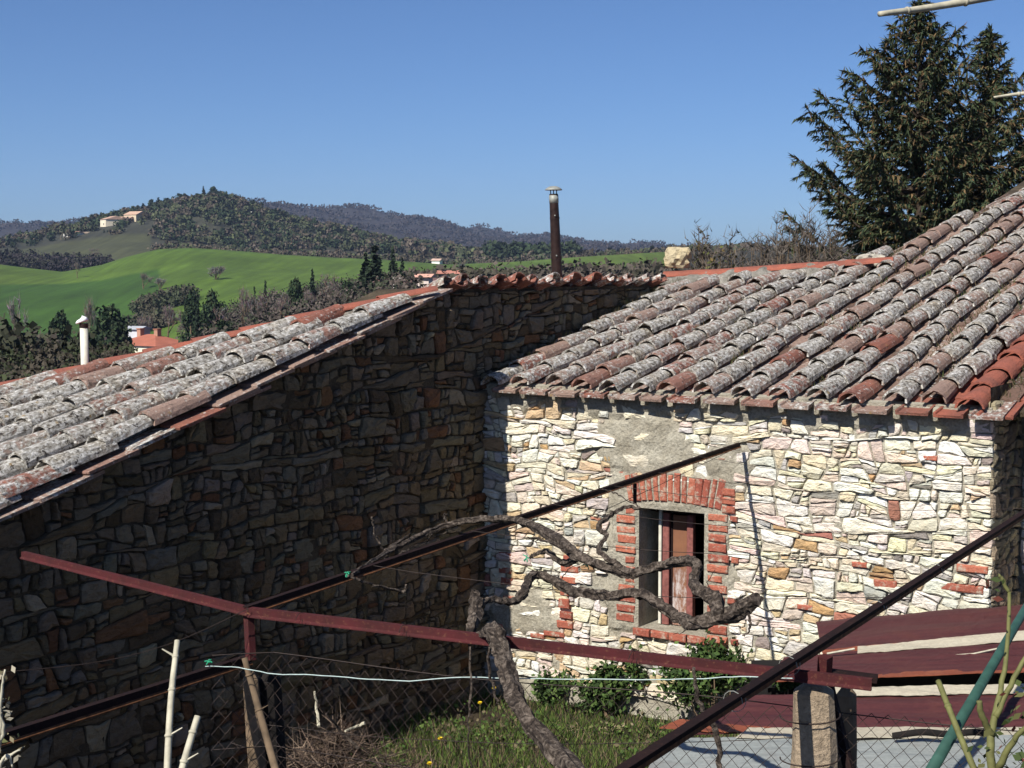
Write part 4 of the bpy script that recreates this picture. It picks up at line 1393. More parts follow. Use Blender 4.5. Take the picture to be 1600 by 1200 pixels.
# ================================================================== PERGOLA (one welded steel frame)
ZPg = -1.14
PC = at_z(388, 950, ZPg)                # corner over the wooden post
P_l = at_z(33, 862, ZPg); P_w = at_z(1157, 692, ZPg); P_r = at_z(1362, 1062, ZPg - .02)
ZD = ZPg + .035
D0 = at_z(880, 1250, ZD); D1 = at_z(1290, 1010, ZD); D2 = at_z(1680, 745, ZD)
pergola = empty('pergola_frame', (PC.x, PC.y, ZPg), label='dark rusted steel angle pergola frame in front of both stone walls', cat='pergola')
PO = Vector((PC.x, PC.y, ZPg))
def beam(a, b, h, wd, mat, edge_mat, side=1, name='beam', label=None, fl=.007):
    """angle section: upright leg (h) and a thin bottom flange showing its rusty edge"""
    a = a - PO; b = b - PO
    t = (b - a).normalized(); n = Vector((t.y, -t.x, 0)).normalized() * side; u = n.cross(t) * (1 if n.cross(t).z > 0 else -1)
    def prof(pr, mat, nm, par):
        V = []
        segs = 14
        for i in range(segs + 1):
            c = a.lerp(b, i / segs) + Vector((vnoise(i, 1, 1, h), vnoise(i, 2, 1, h), vnoise(i, 3, 1, h))) * .0025
            for (x, z) in pr: V.append(c + n * x + u * z)
        k = len(pr); Fc = []
        for i in range(segs):
            for j in range(k): Fc.append((i * k + j, i * k + (j + 1) % k, (i + 1) * k + (j + 1) % k, (i + 1) * k + j))
        Fc.append(tuple(range(k - 1, -1, -1))); Fc.append(tuple(range(segs * k, segs * k + k)))
        return obj(nm, (V, Fc), mat, par)
    o = prof([(0, -h * .62), (0, 0), (-wd, 0), (-wd, -.005), (-.005, -.005), (-.005, -h * .62)], mat, name, pergola)
    prof([(fl, -h * .86), (fl, -h * .76), (-.004, -h * .62 + .004), (-.006, -h * .86)], edge_mat, 'flange', o)
    if label: o['label'] = label
    return o
beam(PC, P_l, .032, .020, M['rust_beam'], M['rust_beam'], -1, label='red-brown beam running to the left')
beam(PC, P_r, .036, .022, M['rust_beam'], M['rust_beam'], 1, label='long red-brown beam above the wire fence')
beam(PC + Vector((0, 0, .005)), P_w, .034, .022, M['rust_dark'], M['rust_edge'], 1, label='black beam reaching the stone wall above the window')
beam(D0, D2, .048, .028, M['rust_dark'], M['rust_edge'], -1, label='thick dark beam slanting in front of the shed')
PL0 = at(-160, 1198, 3.75); PL1 = at(393, 1024, 5.12)
beam(PL0, PL1, .038, .024, M['rust_dark'], M['rust_edge'], 1, label='low dark beam at the lower left')
pw = at(1157, 692, P_w.y)
def strut(a, b, w, mat, name='strut', parent=pergola, o=PO):
    return obj(name, tube_vf([a - o, b - o], w, 4), mat, parent)
strut(at_z(388, 950, ZPg - .01), at(392, 1032, PC.y), .018, M['rust_beam'])
sp = P_w - (P_w - PC).normalized() * 2.0
q = P_w + (PC - P_w) * .345
strut(q - Vector((0, 0, .03)), q - Vector((0, 0, .14)), .010, M['rust_dark'])
# steel upright of the slanting beam, bracket on the concrete posts
strut(D1 + Vector((0, .0, -.03)), D1 + Vector((.0, .02, -.14)), .022, M['rust_beam'])
strut(at(1292, 1060, 4.56), at(1330, 1215, 4.35), .018, M['rust_dark'])
plate = obj('bracket', box_vf(-.03, .14, -.02, .03, -.008, .008), M['rust_dark'], pergola, loc=tuple(at(1296, 1052, 4.5) - PO), rot=(0, .05, -.3))
# wire wrappings
def ring(p, t, r, name='wire_tie', mat=None):
    t = t.normalized(); a = t.cross(UP).normalized(); b = a.cross(t)
    P = [p + (a * math.cos(k) + b * math.sin(k)) * r + t * .004 * k for k in np.linspace(0, 6.6, 14)]
    return obj(name, tube_vf([x - PO for x in P], .0011, 4), mat or M['galv'], pergola)
tD = (D2 - D1)
for px in (1150, 1238, 1378, 1468):
    # point on the slanting beam seen at column px
    best = min(np.linspace(0, 1, 400), key=lambda k: abs((D0.lerp(D2, k).x / D0.lerp(D2, k).y) * F + 800 - px))
    ring(D0.lerp(D2, best) - Vector((0, 0, .024)), tD, .029)
tB = P_r - PC
for px in (462, 625, 990):
    best = min(np.linspace(0, 1, 400), key=lambda k: abs((PC.lerp(P_r, k).x / PC.lerp(P_r, k).y) * F + 800 - px))
    ring(PC.lerp(P_r, best) - Vector((0, 0, .018)), tB, .023, mat=M['wire'])
# trellis wires strung between the frame members
wires = []
for k1, k2, zo in [(.15, .40, 0), (.30, .55, .01), (.46, .66, 0), (.60, .78, .0), (.72, .86, -.01), (.85, .93, 0), (.94, .98, .0)]:
    a = PC.lerp(P_w, k1); b = D0.lerp(D2, k2)
    wires.append((a, b, zo))
wires.append((at_z(10, 1050, -1.2), at_z(388, 952, ZPg), 0))
wires.append((at_z(388, 1130, -1.55), at_z(1260, 1150, -1.5), 0))
wires.append((at_z(360, 1160, -1.62), at_z(620, 1178, -1.62), 0))
for a, b, zo in wires:
    P = [a.lerp(b, k) - Vector((0, 0, .05 * math.sin(k * math.pi) - zo)) for k in np.linspace(0, 1, 12)]
    P = [p + Vector((0, 0, .006 * vnoise(p.x * 3, p.y * 3, 1, 4))) for p in P]
    obj('trellis_wire', tube_vf([p - PO for p in P], .0013, 4), M['wire'], pergola)
# tie wire running under the black beam to the wall
obj('trellis_wire', tube_vf([p - PO for p in [PC.lerp(P_w, .42) - Vector((0, 0, .14)), PC.lerp(P_w, .7) - Vector((0, 0, .09)), P_w - Vector((0, 0, .02))]], .0018, 4), M['wire'], pergola)

# ------------------------------------------------------------------ posts
def lumpy_post(name, base, top, r0, r1, mat, label, cat, seed, sq=False, group=None):
    rs_ = random.Random(seed)
    n = 12
    P = [base.lerp(top, i / n) - base for i in range(n + 1)]
    P = [p + Vector((rs_.uniform(-1, 1), rs_.uniform(-1, 1), 0)) * r0 * .06 for p in P]
    rad = [r0 + (r1 - r0) * i / n for i in range(n + 1)]
    rad[-1] *= .45; rad[-2] *= .9; P[-2] = P[-1] * .982 + P[0] * .018 if True else P[-2]
    vf = tube_vf(P, rad, 12 if not sq else 10, lump=.13, twist=.25, seed=seed, ridges=4)
    o = obj(name, vf, mat, loc=tuple(base))
    return tag(o, label, cat, group)
def base_of(px, py, d):
    p = at(px, py, d); return Vector((p.x, p.y, terrain_z(p.x, p.y) - .1))
t1 = at(1272, 1068, 4.36); b1 = Vector((t1.x, t1.y - .02, terrain_z(t1.x, t1.y) - .1))
lumpy_post('fence_post', b1, t1, .082, .066, M['concrete'], 'pale rough concrete fence post under the slanting steel beam', 'post', 3)
t2 = at(1322, 1074, 4.62); b2 = Vector((t2.x + .01, t2.y, terrain_z(t2.x, t2.y) - .1))
lumpy_post('fence_post', b2, t2, .036, .032, M['wood_old'], 'dark wooden post just right of the concrete post', 'post', 5)
t3 = at(392, 1050, 5.1); b3 = Vector((t3.x + .05, t3.y, terrain_z(t3.x, t3.y) - .1))
lumpy_post('fence_post', b3 + Vector((.02, 0, 0)), t3, .040, .030, M['wood_old'], 'leaning split wooden post under the pergola corner at left', 'post', 8)
t4 = at(418, 1052, 5.16); b4 = Vector((t4.x + .06, t4.y, terrain_z(t4.x, t4.y) - .1))
lumpy_post('fence_post', b4, t4, .042, .046, M['black'], 'thick dark post behind the split wooden post', 'post', 10)

def cane(pts, r0, r1, label, name='bamboo_cane', mat=None, cat='cane', nodes=4, group=None, seg=10):
    a, b = pts[0], pts[-1]
    root = empty(name, a, label=label, cat=cat, group=group)
    P, Rr = smooth_path([p - a for p in pts], list(np.linspace(r0, r1, len(pts))), 8)
    obj('stalk', tube_vf(P, Rr, seg), mat or M['cane'], root, smooth=True)
    for k in range(nodes):
        i = int((k + .6) / (nodes) * (len(P) - 1)); p = P[i]
        t = (P[min(i + 1, len(P) - 1)] - P[max(i - 1, 0)]).normalized()
        obj('node_ring', tube_vf([p - t * .004, p, p + t * .004], [Rr[i] * 1.05, Rr[i] * 1.28, Rr[i] * 1.05], seg), mat or M['cane'], root, smooth=True)
        if nodes > 2 and k % 2:
            obj('side_twig', tube_vf([p, p + Vector((-.03 + .06 * (k % 4 == 1), 0, .018))], [.003, .0015], 5), mat or M['cane'], root)
    return root
cane([at(258, 1290, 3.2), at(266, 1110, 3.3), at(277, 1001, 3.4)], .0085, .0062, 'taller of the two upright pale canes at lower left')
cane([at(262, 1290, 3.1), at(288, 1190, 3.15), at(309, 1119, 3.2)], .0085, .0072, 'shorter leaning pale cane with a cut tip at lower left', nodes=3)
cane([at(455, 1290, 4.75), at(405, 1110, 4.95), at(382, 1028, 5.0)], .014, .010, 'brown split cane tied against the leaning wooden post', mat=M['wood_old'], nodes=3)
cane([at(1374, 22, 3.4), at(1470, 9, 3.5), at(1640, -22, 3.6), at(2350, -150, 4.2)], .0062, .0125, 'pale cane poking into the sky in front of the tall conifer top', nodes=3)
cane([at(1553, 152, 4.2), at(1600, 146, 4.22), at(1700, 136, 4.24), at(2350, 70, 4.25)], .003, .011, 'thin cane tip at the right edge in front of the conifers', nodes=2)
cane([at(1466, 1064, 2.9), at(1500, 1150, 2.8), at(1560, 1290, 2.7)], .0055, .0065, 'yellow-green pruned cane stump crossing the green pole', name='plant_stake', mat=simple_mat('green_stem', (.13, .13, .045), .7, nscale=40), cat='stem', nodes=2)
tp0 = at(2350, -190, 4.25)
tq = Vector((tp0.x, tp0.y + .03, terrain_z(tp0.x, tp0.y) - .1))
lumpy_post('trellis_stake', tq, tp0, .035, .028, M['wood_old'], 'tall wooden stake outside the right edge carrying the two pale canes', 'post', 21)
gp = obj('green_pole', tube_vf([at(1405, 1290, 2.55), at(1610, 938, 3.8), at(1700, 780, 4.8)], [.0115, .0100, .0095], 14), M['green_pole'], smooth=True)
tag(gp, 'long green coated metal pole leaning across the lower right corner', 'pole')
# pruned rose-like plant in the lower right corner
stem_m = bpy.data.materials['green_stem']
rp_o = at(1552, 1290, 2.7)
plant = empty('pruned_shrub', rp_o, label='pruned green-stemmed shrub with few reddish leaves in the lower right corner', cat='shrub')
for pts, rr in [([(1560, 1290, 2.7), (1548, 1180, 2.72), (1556, 1110, 2.75), (1572, 1030, 2.8), (1577, 925, 2.9)], [.010, .008, .006, .0045, .0035]),
                ([(1552, 1150, 2.73), (1535, 1120, 2.72), (1530, 1095, 2.72)], [.006, .006, .005]),
                ([(1556, 1120, 2.74), (1585, 1060, 2.78), (1620, 1000, 2.8)], [.006, .005, .004]),
                ([(1560, 1200, 2.7), (1590, 1150, 2.68), (1630, 1120, 2.66)], [.007, .005, .004]),
                ([(1577, 925, 2.9), (1566, 905, 2.9), (1560, 898, 2.9)], [.004, .004, .002])]:
    P, Rr = smooth_path([at(*p) - rp_o for p in pts], rr, 5, .0015, 3)
    obj('stem', tube_vf(P, Rr, 8), stem_m, plant, smooth=True)
cen = []; sz = []; cc = []
for (px, py, n) in [(1585, 1080, 10), (1570, 1150, 14), (1590, 1180, 16), (1560, 915, 12), (1600, 1120, 12), (1530, 1185, 8)]:
    for _ in range(n):
        p = at(px + rt.gauss(0, 13), py + rt.gauss(0, 16), 2.7 + rt.uniform(-.1, .1)) - rp_o
        cen.append(tuple(p)); sz.append(rt.uniform(.010, .026)); cc.append(rt.choice([(.045, .065, .018), (.06, .08, .02), (.10, .10, .035), (.15, .045, .03), (.04, .06, .018)]))
link('foliage', quads_mesh('foliage', cen, sz, cc, M['leaf'], .55, leafy=True), plant)
# twiggy dry plant at the lower left edge
lo_ = at(-20, 1290, 2.8)
plant = empty('dry_shrub', lo_, label='dry twiggy shrub with curled pale leaves at the lower left edge', cat='shrub')
for pts in [[(-30, 1290, 2.8), (-5, 1210, 2.8), (12, 1180, 2.8), (20, 1200, 2.8)], [(-20, 1250, 2.8), (0, 1150, 2.8), (2, 1080, 2.8), (8, 1046, 2.8)], [(-10, 1200, 2.8), (15, 1182, 2.8), (32, 1172, 2.8)], [(-10, 1180, 2.8), (6, 1140, 2.8), (-4, 1105, 2.8)]]:
    P, Rr = smooth_path([at(*p) - lo_ for p in pts], list(np.linspace(.005, .0018, len(pts))), 5, .002, 3)
    obj('stem', tube_vf(P, Rr, 6), M['cane'], plant, smooth=True)
cen = []; sz = []; cc = []
for (px, py, n) in [(5, 1050, 8), (8, 1100, 10), (12, 1120, 8), (30, 1172, 5), (8, 1160, 8), (0, 1190, 8)]:
    for _ in range(n):
        p = at(px + rt.gauss(0, 6), py + rt.gauss(0, 9), 2.8 + rt.uniform(-.03, .03)) - lo_
        cen.append(tuple(p)); sz.append(rt.uniform(.008, .022)); cc.append(rt.choice([(.20, .17, .10), (.12, .13, .05), (.3, .27, .2)]))
link('foliage', quads_mesh('foliage', cen, sz, cc, M['leaf'], .5, leafy=True), plant)

# string with its knots
pts = [(320, 1041, 4.9), (372, 1043, 4.9), (430, 1053, 4.85), (490, 1055, 4.8), (560, 1060, 4.75), (640, 1064, 4.7), (720, 1058, 4.65), (800, 1060, 4.6), (880, 1061, 4.55), (1000, 1062, 4.45), (1100, 1060, 4.4), (1170, 1057, 4.36), (1240, 1060, 4.3)]
P, _r = smooth_path([at(*p) for p in pts], [.002] * len(pts), 5, .0012, 2)
s_ = obj('string', tube_vf([p - P[0] for p in P], .0017, 5), M['string'], loc=tuple(P[0]))
tag(s_, 'pale blue-green string stretched slackly along the fence top', 'string')
def tie(px, py, d, label, n=5, spread=.014):
    root = at(px, py, d)
    o = MB()
    for k in range(n):
        a = Vector((rt.uniform(-1, 1), rt.uniform(-1, 1), rt.uniform(-1, 1))) * spread; b = Vector((rt.uniform(-1, 1), rt.uniform(-1, 1), rt.uniform(-1, 1))) * spread
        o.add(tube_vf([a, (a + b) * .2 + Vector((0, 0, .006)), b], .0022, 5))
    e = obj('plastic_tie', o.vf(), M['green_tie'], loc=tuple(root))
    return tag(e, label, 'tie')
tie(541, 898, 5.5, 'green plastic tie where the vine meets the black beam')
tie(822, 873, 5.8, 'green plastic tie on the curled vine shoot left of the window')
tie(916, 884, 5.6, 'green plastic tie on the vine arm nearest the window')
tie(326, 1036, 4.9, 'green tie at the left end of the pale string')

# ================================================================== GRAPEVINE
vine_o = at(900, 1290, 3.9); vine_o.z = terrain_z(vine_o.x, vine_o.y)
vine = empty('grapevine', vine_o, label='old gnarled leafless grapevine trained over the pergola before the window', cat='grapevine')
def vpart(name, pts, rad, lump=.42, jit=.004, seg=14, per=6, seed=1):
    P, Rr = smooth_path([at(*p) - vine_o for p in pts], rad, per, jit, seed)
    _r = random.Random(seed * 3); Rr = [q * .80 * _r.uniform(.965, 1.04) for q in Rr]
    return obj(name, tube_vf(P, Rr, seg, lump=lump, twist=.28, seed=seed, ridges=4), M['bark'], vine, smooth=False)
b_ = at(905, 1290, 3.75)
trunk = vpart('trunk', [(950, 1330, 3.7), (897, 1205, 4.05), (850, 1158, 4.2), (815, 1112, 4.3), (797, 1068, 4.42), (787, 1030, 4.5), (774, 990, 4.58), (762, 984, 4.7)], [.040, .036, .032, .031, .030, .031, .034, .022], seed=2)
vpart('branch', [(768, 990, 4.62), (752, 992, 4.72), (737, 998, 4.78), (736, 980, 4.82), (744, 955, 4.9), (742, 932, 4.95), (736, 924, 4.95)], [.018, .014, .014, .020, .026, .022, .010], seed=3)
vpart('branch', [(744, 950, 4.9), (765, 937, 5.0), (800, 940, 5.05), (818, 925, 5.1), (832, 899, 5.3), (862, 905, 5.3), (900, 924, 5.2), (950, 930, 5.15), (998, 928, 5.1), (1030, 944, 5.0), (1062, 966, 4.95), (1085, 975, 4.9), (1110, 968, 4.9), (1150, 955, 4.85), (1184, 936, 4.8)],
      [.010, .012, .016, .020, .018, .018, .021, .021, .020, .021, .023, .026, .032, .033, .026], seed=4)
vpart('branch', [(1120, 962, 4.86), (1118, 935, 4.95), (1096, 926, 5.0), (1084, 905, 5.1), (1090, 884, 5.15), (1070, 876, 5.25), (1035, 883, 5.3), (1000, 892, 5.35), (984, 897, 5.4), (940, 884, 5.5), (900, 868, 5.6), (870, 842, 5.75), (835, 822, 5.95), (800, 812, 6.1), (745, 812, 6.3), (700, 820, 6.4), (655, 838, 6.3), (610, 860, 6.1), (575, 880, 5.8), (550, 898, 5.6)],
      [.026, .030, .028, .021, .020, .021, .020, .022, .022, .020, .024, .026, .020, .018, .017, .015, .013, .012, .009, .007], seed=5)
vpart('branch', [(905, 870, 5.6), (880, 880, 5.7), (855, 862, 5.75), (838, 866, 5.8), (828, 872, 5.8)], [.018, .015, .012, .010, .007], seed=6)
vpart('branch', [(990, 897, 5.38), (960, 880, 5.45), (935, 858, 5.5), (948, 838, 5.55), (934, 825, 5.6), (950, 808, 5.65), (975, 794, 5.7), (1000, 793, 5.7)], [.018, .014, .011, .010, .010, .010, .009, .007], seed=7)
vpart('branch', [(1000, 793, 5.7), (975, 778, 5.8), (955, 768, 5.9), (938, 764, 5.95), (936, 758, 6.0)], [.005, .003, .003, .002, .002], seg=6, seed=8)
vpart('branch', [(635, 838, 6.3), (620, 850, 6.2), (600, 864, 6.1), (612, 875, 6.1), (622, 868, 6.1), (638, 858, 6.2)], [.008, .010, .012, .010, .008, .004], seed=9, seg=8)
vpart('branch', [(543, 900, 5.55), (570, 910, 5.6), (600, 917, 5.65), (630, 924, 5.7), (634, 914, 5.7)], [.006, .006, .006, .007, .005], seg=7, seed=10)
vpart('branch', [(600, 862, 6.1), (588, 838, 6.1), (583, 822, 6.1), (581, 808, 6.1)], [.004, .005, .005, .004], seg=6, seed=11)
vpart('branch', [(700, 818, 6.4), (694, 806, 6.4), (700, 802, 6.4)], [.006, .005, .003], seg=6, seed=12)
vpart('branch', [(905, 868, 5.6), (870, 852, 5.6), (840, 842, 5.7), (820, 840, 5.7)], [.008, .006, .005, .003], seg=7, seed=13)
vpart('branch', [(765, 1000, 4.6), (764, 1040, 4.6), (772, 1080, 4.6), (780, 1100, 4.6)], [.008, .006, .005, .003], seg=6, seed=14)
vpart('branch', [(1165, 952, 4.8), (1172, 975, 4.8), (1168, 990, 4.8), (1160, 992, 4.8)], [.006, .005, .004, .003], seg=6, seed=15)
vpart('branch', [(735, 1010, 4.62), (735, 1080, 4.6), (732, 1140, 4.6), (738, 1230, 4.6)], [.004, .004, .0035, .0035], seg=6, seed=16)
vpart('branch', [(1084, 1045, 4.35), (1090, 1090, 4.35), (1105, 1120, 4.35), (1120, 1150, 4.35), (1126, 1210, 4.35)], [.006, .008, .009, .010, .010], seg=7, seed=17)
# thin shoots
for k in range(26):
    px, py, d = rt.choice([(1085, 975, 4.9), (1100, 930, 5.0), (940, 884, 5.5), (860, 905, 5.3), (1150, 955, 4.85), (700, 820, 6.4), (655, 838, 6.3), (820, 900, 5.2), (750, 935, 4.95), (950, 930, 5.1)])
    a = (px + rt.uniform(-20, 20), py + rt.uniform(-8, 8), d)
    an = rt.uniform(0, 6.28); L = rt.uniform(15, 55)
    b = (a[0] + math.cos(an) * L * .5, a[1] + math.sin(an) * L * .35, d + rt.uniform(-.1, .1)); c = (a[0] + math.cos(an + .4) * L, a[1] + math.sin(an + .4) * L * .7, d + rt.uniform(-.15, .15))
    vpart('shoot', [a, b, c], [.0028, .002, .0012], lump=0, seg=5, per=3, seed=k)

# ================================================================== CHAIN-LINK FENCE
fA = PC + Vector((.05, -.02, 0)); fA.z = 0
fence_path = [Vector((PC.x - 1.15, PC.y - .25, 0)), Vector((PC.x + .08, PC.y + .0, 0)), Vector((t1.x + .02, t1.y + .04, 0)), Vector((t1.x + 1.9, t1.y - .55, 0))]
fence = empty('chain_link_fence', (PC.x, PC.y, -2.2), label='rusty chain-link wire fence hanging below the long red-brown beam', cat='fence')
FO = Vector((PC.x, PC.y, -2.2))
cum = [0]
for i in range(3): cum.append(cum[-1] + (fence_path[i + 1] - fence_path[i]).length)
def fpos(s):
    s = max(0, min(cum[-1] - 1e-6, s))
    for i in range(3):
        if s <= cum[i + 1]: return fence_path[i].lerp(fence_path[i + 1], (s - cum[i]) / (cum[i + 1] - cum[i]))
MS = .0235
wm = MB()
s0 = cum[1] - .2
nst = int((cum[-1] - s0) / MS)
def ftop(s):
    f_ = (s - cum[1]) / (cum[2] - cum[1])
    return -1.27 - .03 * math.sin(s * 5) - (.06 * max(0, f_ - 1))
for i in range(nst):
    P = []
    for k in range(40):
        odd = (k + i) % 2
        s = s0 + (i + odd) * MS
        z = ftop(s0 + .6) - k * .0255
        if z > ftop(s) : continue
        q = fpos(s + .010 * vnoise(s * 2, z * 2, 1, 3)); off = .0025 if k % 2 else -.0025
        P.append(Vector((q.x, q.y + off + .03 * vnoise(s, z, 1.2, 8), z + .010 * vnoise(s, z, 2, 9))) - FO)
    if len(P) > 2: wm.add(tube_vf(P, .0013, 3, cap=False))
o = obj('wire_mesh', wm.vf(), M['wire'], fence); o['kind'] = 'stuff'
for z in (-1.30, -1.62):
    P = [Vector((fpos(s).x, fpos(s).y, z - .01 * math.sin(s * 4))) - FO for s in np.linspace(s0, cum[-1], 40)]
    obj('line_wire', tube_vf(P, .0018, 4), M['wire'], fence)
# wires round the concrete post
for py in (1124, 1190):
    c = at(1272, py, 4.30)
    P = [c + Vector((math.cos(a) * .086, math.sin(a) * .086 + .06, .004 * a)) - FO for a in np.linspace(-3.4, .3, 14)]
    obj('tie_wire', tube_vf(P, .0022, 4), M['wire'], fence)

# ================================================================== SMALL GROWTH AT THE FOOT OF THE WALLS
def leaf_bush(name, c, rad, n, label, cat='bush', leaf=(.03, .055), cols=((.045, .085, .02), (.075, .12, .03), (.03, .055, .015)), stems=8, group=None, base=None, seed=0):
    rs_ = random.Random(seed)
    base = base or Vector((c.x, c.y, terrain_z(c.x, c.y)))
    root = empty(name, base, label=label, cat=cat, group=group)
    blobs = [(c + Vector((rs_.gauss(0, .45) * rad[0], rs_.gauss(0, .4) * rad[1], rs_.gauss(0, .42) * rad[2])), rs_.uniform(.25, .55)) for _ in range(14)]
    cen = []; sz = []; cc = []
    for _ in range(n):
        b, k = rs_.choice(blobs)
        p = b + Vector((rs_.gauss(0, 1) * rad[0], rs_.gauss(0, 1) * rad[1], rs_.gauss(0, 1) * rad[2])) * k * .55
        cen.append(tuple(p - base)); sz.append(rs_.uniform(*leaf)); q = rs_.choice(cols); m = rs_.uniform(.7, 1.3); cc.append(tuple(x * m for x in q))
    link('foliage', quads_mesh('foliage', cen, sz, cc, M['leaf'], .6, leafy=True), root)
    st = MB()
    for b, k in blobs[:stems]:
        P, Rr = smooth_path([Vector((rs_.uniform(-.03, .03), 0, 0)), (b - base) * .5 + Vector((rs_.uniform(-.05, .05), 0, .02)), b - base], [.008, .005, .003], 3)
        obj('stem', tube_vf(P, Rr, 5), M['wood_old'], root)
    return root
def wallpt(px, py, out=.15):
    s, z = fw(px, py, out); return C0 + E * s - W * out + UP * z
leaf_bush('ivy_bush', wallpt(852, 1075), (.10, .06, .14), 900, 'narrow green ivy clump at the wall base nearest the vine trunk', seed=1)
leaf_bush('ivy_bush', wallpt(950, 1062), (.19, .07, .17), 1700, 'wide green ivy clump on the wall base below the window', seed=2)
leaf_bush('ivy_bush', wallpt(1115, 1045), (.26, .08, .19), 2600, 'largest ivy bush, right of the window below its sill', seed=3)
leaf_bush('low_weeds', wallpt(905, 1150, .5), (.35, .2, .09), 1600, 'low leafy weeds against the wall foot behind the vine trunk', cat='weeds', leaf=(.02, .04), cols=((.10, .15, .035), (.14, .13, .06), (.20, .16, .10)), seed=4)
# hanging ivy under the shed sheet edge
leaf_bush('ivy_bush', at(1225, 1066, 6.9), (.06, .05, .03), 160, 'tiny ivy sprig under the edge of the middle rusted sheet', seed=6, stems=2)

def grass():
    bs = []; tp = []; ws = []; cc = []
    rs_ = random.Random(5)
    def put(x, y, L, col, w=.006):
        z = terrain_z(x, y)
        b = Vector((x, y, z - .01)); a = rs_.uniform(0, 6.28); lean = rs_.uniform(.1, .7)
        bs.append(tuple(b)); tp.append(tuple(b + Vector((math.cos(a) * lean * L, math.sin(a) * lean * L, L)))); ws.append(w * rs_.uniform(.7, 1.4)); cc.append(col)
    for _ in range(46000):
        # between the two walls, thicker away from the dark wall
        u = rs_.uniform(.03, 3.4); v = rs_.uniform(.05, 4.2)
        p = C0 + E * u - W * v
        if p.y < 4.5: continue
        nn = vnoise(p.x, p.y, 1.6, 3)
        if nn < -.25 and rs_.random() < .7: continue
        k = rs_.random()
        if u < .5 and rs_.random() < .4: continue
        col = (.060, .100, .018) if k < .4 else ((.10, .135, .028) if k < .58 else ((.030, .055, .012) if k < .78 else (.15, .115, .065)))
        m = rs_.uniform(.75, 1.25)
        put(p.x, p.y, rs_.uniform(.03, .10) * (1 + .8 * nn), tuple(c * m for c in col), .009)
    return link('grass', blades_mesh('grass', bs, tp, ws, cc, M['leaf']))
tag(grass(), 'green spring grass and weeds in the corner between the walls', 'grass', kind='stuff')
# leafy weeds mixed in
cen = []; sz = []; cc = []
for _ in range(9000):
    u = rt.uniform(.2, 3.3); v = rt.uniform(.1, 3.6)
    p = C0 + E * u - W * v
    if vnoise(p.x, p.y, 2.3, 12) < -.05: continue
    cen.append((p.x, p.y, terrain_z(p.x, p.y) + rt.uniform(.01, .10))); sz.append(rt.uniform(.015, .04)); m = rt.uniform(.7, 1.3)
    cc.append(tuple(x * m for x in rt.choice([(.050, .095, .02), (.085, .13, .03), (.11, .09, .05)])))
tag(link('ground_weeds', quads_mesh('ground_weeds', cen, sz, cc, M['leaf'], .7, leafy=True)), 'broad leaved weeds among the grass', 'weeds', kind='stuff')
for k, (px, py, lab) in enumerate([(772, 1078, 'small yellow flower beside the vine trunk'), (750, 1101, 'small yellow flower at the edge of the wall shadow'), (688, 1157, 'small yellow flower in the middle of the grass'), (671, 1196, 'largest yellow flower low in the grass at the picture edge')]):
    p = at_z(px, py, -2.98); z0 = terrain_z(p.x, p.y)
    root = empty('yellow_flower', (p.x, p.y, z0), label=lab, cat='flower')
    h = p.z - z0
    obj('stem', tube_vf([(0, 0, 0), (0, 0, h)], .003, 5), stem_m, root)
    hd = MB()
    for j in range(9):
        a = j * .7
        hd.add(([(0, 0, h), (math.cos(a) * .018, math.sin(a) * .018, h + .012), (math.cos(a + .6) * .018, math.sin(a + .6) * .018, h + .012)], [(0, 1, 2)]))
        hd.add(([(0, 0, h + .008), (math.cos(a) * .014, math.sin(a) * .014, h + .02), (math.cos(a + .6) * .014, math.sin(a + .6) * .014, h + .02)], [(0, 1, 2)]))
    if 'yellow' not in M: M['yellow'] = simple_mat('yellow_petal', (.75, .55, .02), .6, bump=0)
    obj('petals', hd.vf(), M['yellow'], root)
# heap of cut brambles and dry prunings
def heap():
    c = at_z(525, 1185, -2.75)
    c.z = terrain_z(c.x, c.y)
    bs = []; tp = []; ws = []; cc = []
    rs_ = random.Random(9)
    for _ in range(4200):
        a = rs_.uniform(0, 6.28); r = abs(rs_.gauss(0, .42))
        h = max(0, .52 - r * .75)
        p = Vector((math.cos(a) * r * 1.15, math.sin(a) * r, rs_.uniform(0, max(.05, h))))
        dr = Vector((rs_.gauss(0, 1), rs_.gauss(0, 1), rs_.gauss(0, .45))).normalized() * rs_.uniform(.08, .3)
        bs.append(tuple(p)); tp.append(tuple(p + dr)); ws.append(rs_.uniform(.004, .010)); m = rs_.uniform(.6, 1.3)
        cc.append(tuple(x * m for x in rs_.choice([(.11, .075, .055), (.17, .125, .09), (.06, .04, .03)])))
    o = link('brushwood_heap', blades_mesh('brushwood_heap', bs, tp, ws, cc, M['leaf']), loc=tuple(c))
    tag(o, 'tangled heap of dry brown prunings in the grass behind the left posts', 'brushwood', kind='stuff')
heap()
for (p0, p1, p2, lab) in [((510, 1115, 7.9), (535, 1145, 8.0), (560, 1170, 8.0), 'thicker pruned stick rising from the brushwood heap'), ((540, 1142, 8.2), (555, 1136, 8.3), (570, 1130, 8.3), 'short pale stick tipping out to the right of the heap'), ((492, 1080, 8.4), (495, 1110, 8.4), (498, 1135, 8.3), 'thin upright pale twig standing behind the heap')]:
    P, Rr = smooth_path([at(*p0), at(*p1), at(*p2)], [.006, .008, .010], 4, .003, 4)
    o = obj('dry_stick', tube_vf(P, Rr, 6), M['cane'] if 'pale' in lab else M['bark']); tag(o, lab, 'stick')

